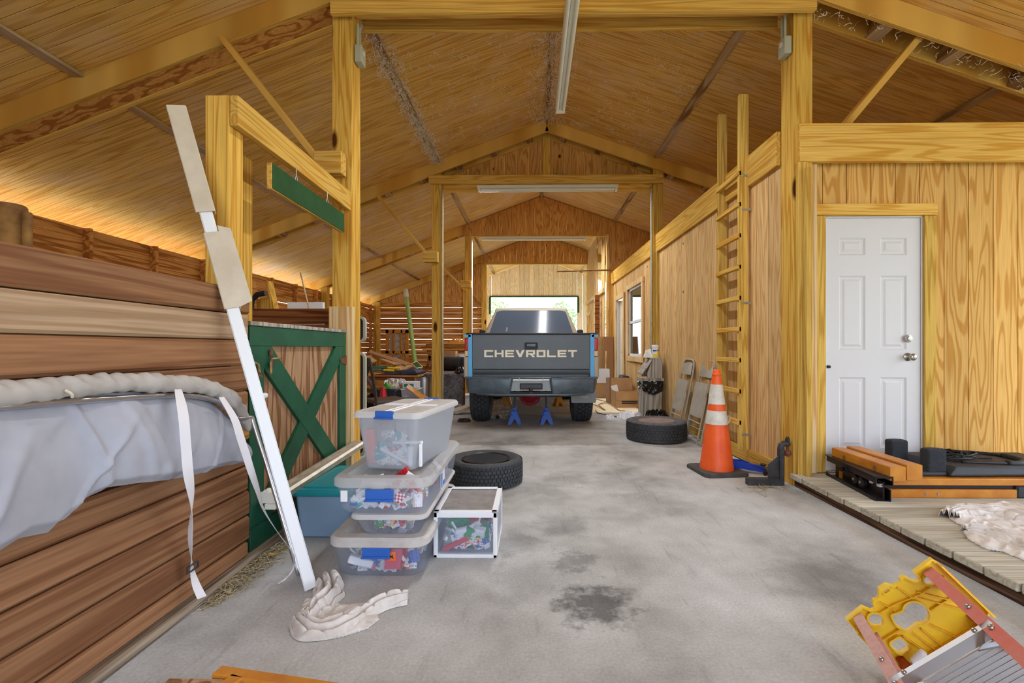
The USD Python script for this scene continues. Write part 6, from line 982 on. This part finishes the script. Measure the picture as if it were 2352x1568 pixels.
for lab, v, mt in (('long pole with yellow grip lying on the mats, upper one', 848, 'can_yellow'), ('long pole with yellow grip lying on the mats, lower one', 854, 'can_yellow')):
    a, b = atY(835, v - 6, 8.5 if v < 850 else 8.4), atY(905 if v > 850 else 920, v - (3 if v > 850 else 2), 8.45 if v < 850 else 8.4); t = thing('tool_pole', lab, 'pole', a); part(t, 'shaft', tube([a, a + (b - a) * .66], .014, 8), m['lid_teal']); part(t, 'grip', tube([a + (b - a) * .66, b], .02, 8), m[mt])
def slab(label, pxs, Y, th, mat, name='loose_board', cat_='board'):
    p = np.array([atY(u, v, y) for (u, v), y in zip(pxs, Y)]); n = np.cross(p[1] - p[0], p[-1] - p[0]); n /= np.linalg.norm(n); v = np.vstack([p, p + n * th]); k = len(p)
    f = [[0, i, i + 1] for i in range(1, k - 1)] + [[k, k + i + 1, k + i] for i in range(1, k - 1)]
    for i in range(k): j = (i + 1) % k; f += [[i, i + k, j + k], [i, j + k, j]]
    solo(name, M(v, f), m[mat], label, cat_)
slab('long brown board slanting over the junk pile, top one', [(843, 808), (856, 806), (940, 832), (932, 838)], [9.6, 9.9, 9.5, 9.2], .03, 'cardboard_dark'); slab('brown cardboard slab lying below the long slanting board', [(872, 824), (905, 820), (945, 834), (903, 836)], [9.3, 9.8, 9.5, 9.0], .025, 'cardboard', name='cardboard_sheet', cat_='cardboard'); slab('flat brown cardboard piece lowest on the slope', [(903, 835), (940, 834), (955, 847), (914, 850)], [9.2, 9.6, 9.2, 8.9], .02, 'cardboard', name='cardboard_sheet', cat_='cardboard')
slab('tan board propped at the dark chair end of the pile', [(838, 818), (850, 815), (866, 828), (856, 832)], [9.2, 9.6, 9.4, 9.1], .03, 'cardboard'); t = thing('picture_frame', 'dark green picture in a pale frame on the pile', 'picture', atY(955, 838, 9.1)); P4 = np.array([atY(u, v, y) for (u, v), y in zip([(944, 834), (958, 829), (972, 843), (958, 846)], [9.1, 9.4, 9.3, 9.0])])
def quad_solid(p, th): n = np.cross(p[1] - p[0], p[3] - p[0]); n /= np.linalg.norm(n); v = np.vstack([p, p + n * th]); return M(v, [[0, 1, 2], [0, 2, 3], [4, 6, 5], [4, 7, 6]] + [q for i in range(4) for j in [(i + 1) % 4] for q in ([i, i + 4, j + 4], [i, j + 4, j])])
part(t, 'frame', quad_solid(P4, .025), m['pine_pale']); c4 = P4.mean(0); part(t, 'picture', quad_solid(c4 + (P4 - c4) * .8 + [0, -.004, .006], .03), m['green_dark'])
# under the slabs: a pile of boards that carries them
rj = random.Random(12)
for k in range(13):
    for q in range(3):
        z = .04 * k + .02; w_ = rj.uniform(.10, .15)
        if k % 2: y0 = 9.45 + .36 * q + rj.uniform(0, .1); a, b = (-4.2 + rj.uniform(-.1, .2), y0, z), (-2.75 + rj.uniform(-.2, .3), y0 + rj.uniform(-.08, .08), z)
        else: x0 = -4.0 + .5 * q + rj.uniform(0, .1); a, b = (x0, 9.35 + rj.uniform(-.1, .1), z), (x0 + rj.uniform(-.08, .08), 10.6, z)
        solo('loose_board', beam(a, b, w_, .039), m[rj.choice(['outer_board_x', 'divider_board', 'pine_x', 'outer_board_x'])], 'rough board in the jumbled heap under the cardboard slabs', 'board', group='boards in the jumbled heap')
# wooden window frames and slats at the storage wall
t = thing('window_frame', 'orange wooden window frame wrapped in plastic at the storage wall', 'window frame', (-4.0, 13.6, 0)); wx0, wx1, wz1 = -4.36, -3.68, 1.63
for q in ((wx0, wx0 + .09, 0, wz1), (wx1 - .09, wx1, 0, wz1), (wx0, wx1, wz1 - .1, wz1), (wx0, wx1, .92, 1.0), (wx0, wx1, .35, .45), (wx0 + .21, wx0 + .26, .4, wz1), (wx1 - .23, wx1 - .18, .4, wz1)): part(t, 'frame_bar', bx(q[0], q[1], 13.58, 13.64, q[2], q[3]), m['orange_wood'])
part(t, 'plastic_film', bx(wx0 + .09, wx1 - .09, 13.65, 13.655, .45, 1.54), m['film'])
for k in range(9): solo('slat', bx(-4.55, -3.5, 13.80, 13.83, .115 * k, .07 + .115 * k), m['outer_board_x'], 'orange slat of the crate behind the wrapped window frame', 'slat', group='slats behind the window frame')
a, b = atY(931, 664, 13.2), atY(953, 828, 13.0); b = a + (b - a) / (b - a)[2] * (0 - a[2]); t = thing('drain_pipe', 'pale green plastic pipe leaning on the storage wall', 'pipe', b); part(t, 'pipe', tube([b, a + (b - a) * .08], .062, 14), m['pvc_green'], 40); part(t, 'collar', tube([a + (b - a) * .085, a], .075, 14), m['card_pale'], 40)
for k in range(8): x = -4.9 + .13 * (k % 4) + rj.uniform(0, .05); solo('loose_board', beam((x, 10.9 + .25 * k, 0), (x - .08, 11.1 + .25 * k, rj.uniform(.9, 1.35)), .04, .09, up=(0, 1, 0)), m['pine_z'], 'narrow stick leaning on the outer stall wall past the pile', 'board', group='sticks on the outer stall wall')
# lumber stacked by the storage wall
for s, x in enumerate((-2.9, -2.1)): solo('sawhorse', cat(bx(x - .04, x + .04, 12.9, 14.3, .86, .95), beam((x - .2, 13.0, 0), (x, 13.0, .86), .08, .04, up=(0, 1, 0)), beam((x + .2, 13.0, 0), (x, 13.0, .86), .08, .04, up=(0, 1, 0)), beam((x - .2, 14.2, 0), (x, 14.2, .86), .08, .04, up=(0, 1, 0)), beam((x + .2, 14.2, 0), (x, 14.2, .86), .08, .04, up=(0, 1, 0))), m['divider_board'], ['sawhorse under the lumber stack, nearer the green pipe', 'sawhorse under the lumber stack, nearer the truck'][s], 'sawhorse')
for k in range(16):
    z = .951 + .0365 * (k // 2); y0 = 13.1 + .5 * (k % 2) + rj.uniform(-.03, .03); x0 = -3.2 + rj.uniform(0, .3); solo('lumber_board', bx(x0, min(x0 + rj.uniform(1.3, 1.8), -1.9), y0, y0 + .19, z, z + .036), m[rj.choice(['pine_x', 'divider_board', 'outer_board_x', 'divider_board'])], 'board in the lumber stack on the sawhorses', 'board', group='boards stacked on the sawhorses')
solo('tan_cloth', heap(Gm(-2.2, 13.2, .25, .08, s=1), .2, .012, 71, 9, .5, base=1.245, edge=.07), m['orange_wood'], 'tan cloth bundled on top of the lumber stack', 'cloth', smooth=25)
# bench with rug, barrel and boxes beside the truck
t = thing('work_bench', 'low wooden bench buried under rug and boxes beside the truck', 'bench', (-1.6, 9.1, 0)); part(t, 'top', bx(-2.0, -1.22, 8.45, 10.5, .56, .60), m['divider_board'])
for x in (-1.95, -1.27):
    for y in (8.5, 10.45): part(t, 'leg', bx(x - .03, x + .03, y - .03, y + .03, 0, .56), m['divider_board'])
gx, gs = np.meshgrid(np.linspace(-1.95, -1.25, 60), np.linspace(0, 1, 50), indexing='ij'); yy = np.where(gs < .4, 9.2 - .8 * gs / .4, 8.4 - .02 * np.sin(gs * 9) - .012); zz = np.where(gs < .4, .612, .612 - (gs - .4) / .6 * .55); wv = meshkit.noise(np.stack([gx * 12, gs * 2, 0 * gx], -1), 9)
solo('striped_rug', sheet(np.stack([gx, yy - .06 * wv * (gs > .35), zz + .012 * wv], -1), .008), m['rug_grey'], 'grey striped shaggy rug hanging over the low bench', 'rug', smooth=True)
t = thing('plastic_barrel', 'black ribbed barrel lying on the low bench', 'barrel', (-1.64, 9.45, .6)); bp_ = [(.0, -.26), (.135, -.26), (.15, -.25), (.15, -.15), (.158, -.14), (.158, -.12), (.15, -.11), (.15, .11), (.158, .12), (.158, .14), (.15, .15), (.148, .25), (.13, .26), (0, .255)]
part(t, 'barrel_body', mv(mv(lathe(bp_, 28), ry=PI / 2), rz=-.55, x=-1.62, y=9.45, z=.762), m['black_pad'], 40); part(t, 'barrel_lid', mv(mv(lathe([(.10, .262), (.10, .268), (.02, .27), (0, .27)], 20), ry=PI / 2), rz=-.55, x=-1.62, y=9.45, z=.762), m['tar_black'], 40)
cb = carton('plain brown box with paper label behind the black barrel', -1.98, -1.66, 9.95, 10.25, .42, z=.602); part(cb, 'paper_label', bx(.0, .07, -.153, -.1505, .22, .29, .0005), m['paper']); t = thing('white_drum', 'white paint tub beside the brown box on the bench', 'tub', (-1.55, 10.1, .602), local=True); part(t, 'tub_body', lathe([(.085, 0), (.09, .34), (.095, .345), (.095, .36), (0, .362)], 20), m['plastic_white'], 40)
solo('black_jacket', heap(Gm(-1.36, 8.6, .10, .25, s=1), .12, .012, 77, 9, .5, base=.625, edge=.05), m['bag_black'], 'dark cloth heaped on the rug next to the truck', 'cloth', smooth=25); solo('floor_carton', mv(bx(-.2, .2, -.12, .12, 0, .05), rz=.5, ry=-.25, x=-1.12, y=7.6, z=.06), m['card_pale'], 'pale flattened carton on the floor beside the truck wheel', 'carton'); solo('work_glove', heap(Gm(-1.0, 6.72, .10, .05, s=2), .06, .006, 79, 14, .4, edge=.02), m['tar_black'], 'black work glove on the floor before the truck tire', 'glove', smooth=25)
r = np.random.RandomState(9); fl = []
for q in range(420):
    p = atZ(r.normal(1150, 22), r.uniform(915, 962)); L = r.uniform(.005, .03); fl.append(mv(bx(-L, L, -L * .5, L * .5, -.001, .001, .0005), rz=r.uniform(0, 6), rx=r.uniform(-.5, .5), ry=r.uniform(-.4, .4), x=min(p[0], -.28), y=p[1], z=.008))
solo('paper_flakes', cat(fl), m['paper'], 'white flakes scattered on the concrete under the truck', 'flakes', kind='stuff')
solo('black_ball', mv(trimesh.creation.icosphere(2), s=.028, x=atZ(1143, 962)[0], y=atZ(1143, 962)[1], z=.028), m['tar_black'], 'small black ball on the floor near the raised wheel', 'ball', smooth=True)
# cobwebs and dust strings along the ceiling seams
def cobwebs():
    r = np.random.RandomState(4); pts, cnt = [], []
    def strand(p, n, step, spread):
        d = r.normal(size=3); d[2] = -abs(d[2]) * .2
        for i in range(n):
            pts.append(tuple(p)); d = d * .6 + r.normal(size=3) * spread; d[2] -= .1; p = p + d / (np.linalg.norm(d) + 1e-6) * step; p[2] = min(p[2], roof(p[0]) - .006)
        cnt.append(n)
    for q in range(1500):
        y = 3.95 + r.rand() ** .8 * 3.3; x = -1.49 + r.normal() * (.05 + .02 * math.sin(y * 7)); strand(np.array([x, y, roof(x) - .03]), r.randint(4, 9), .022, .6)
    for q in range(900):
        y = 3.95 + r.rand() * 3.3; x = RX + r.normal() * .12 * (.3 + abs(math.sin(y * 5))); strand(np.array([x, y, roof(x) - .03]), r.randint(4, 10), .03, .8)
    for q in range(260):
        x, y = r.uniform(-1.3, 1.9), r.uniform(4.0, 7.2); k = r.randint(3, 8)
        for _ in range(k): strand(np.array([x + r.normal() * .03, y + r.normal() * .03, roof(x) - .01]), r.randint(3, 6), .02, .8)
    for q in range(170):
        s = r.rand(); x = 1.6 + s * 3.2; strand(np.array([x + r.normal() * .05, 3.70 + r.normal() * .05, roof(x) - .2 + r.normal() * .015]), r.randint(4, 8), .018, .8)
    V, F, at = [], [], 0
    for n in cnt:
        p = np.array(pts[at:at + n]); at += n; w = np.cross(np.gradient(p, axis=0), r.normal(size=3)); w /= np.linalg.norm(w, axis=1, keepdims=True) + 1e-9; b0 = sum(map(len, V)); V.append(np.stack([p - w * .0017, p + w * .0017], 1).reshape(-1, 3))
        for i in range(n - 1): a = b0 + 2 * i; F += [[a, a + 1, a + 3], [a, a + 3, a + 2]]
    pbr('web', (244, 234, 218), .9); solo('cobweb', M(np.vstack(V), F), MATS['web'], 'dusty cobwebs hanging along the ceiling seams and ridge', 'cobweb', kind='stuff')
cobwebs()
r = np.random.RandomState(15); sw = []
for q in range(60):
    p = atZ(r.normal(1752, 22), r.normal(1118, 8)); L = r.uniform(.015, .06); sw.append(mv(bx(-L, L, -.0012, .0012, -.001, .001, .0004), rz=r.uniform(0, 6), ry=r.uniform(-.2, .2), x=min(p[0], 2.02), y=min(p[1], 3.6), z=.006))
solo('straw', cat(sw), m['shavings'], 'wisps of straw on the concrete before the tow hitch', 'straw', kind='stuff')
# trees beyond the far doorway
pbr('tree_leaf', (120, 150, 90), .8, c2=(170, 190, 130), nscale=3); pbr('tree_bark', (120, 100, 80), .9); m = MATS
for (x, y, h, lab) in ((2.6, 40, 5.0, 'pale tree outside the far doorway, beside the opening edge'), (-3.5, 46, 6.0, 'pale tree outside the far doorway, toward the stalls'), (9.0, 52, 7.0, 'pale tree beyond the aisle window')):
    r = np.random.RandomState(int(y)); t = thing('tree', lab, 'tree', (x, y, -.13)); part(t, 'trunk', tube([(x, y, -.13), (x + .1, y, h * .4), (x, y + .1, h * .7)], [.14, .1, .05], 8), m['tree_bark'])
    lv = []
    for q in range(700):
        d = r.normal(size=3); d /= np.linalg.norm(d); p = np.array([x, y, h * .68]) + d * np.array([1.5, 1.5, h * .34]) * r.rand() ** .4; lv.append(M(p + np.array([[-.1, 0, 0], [0, 0, .13], [.1, 0, 0], [0, .02, -.13]]) @ np.linalg.qr(r.normal(size=(3, 3)))[0], [[0, 1, 2], [0, 2, 3]]))
    part(t, 'foliage', cat(lv), m['tree_leaf'])
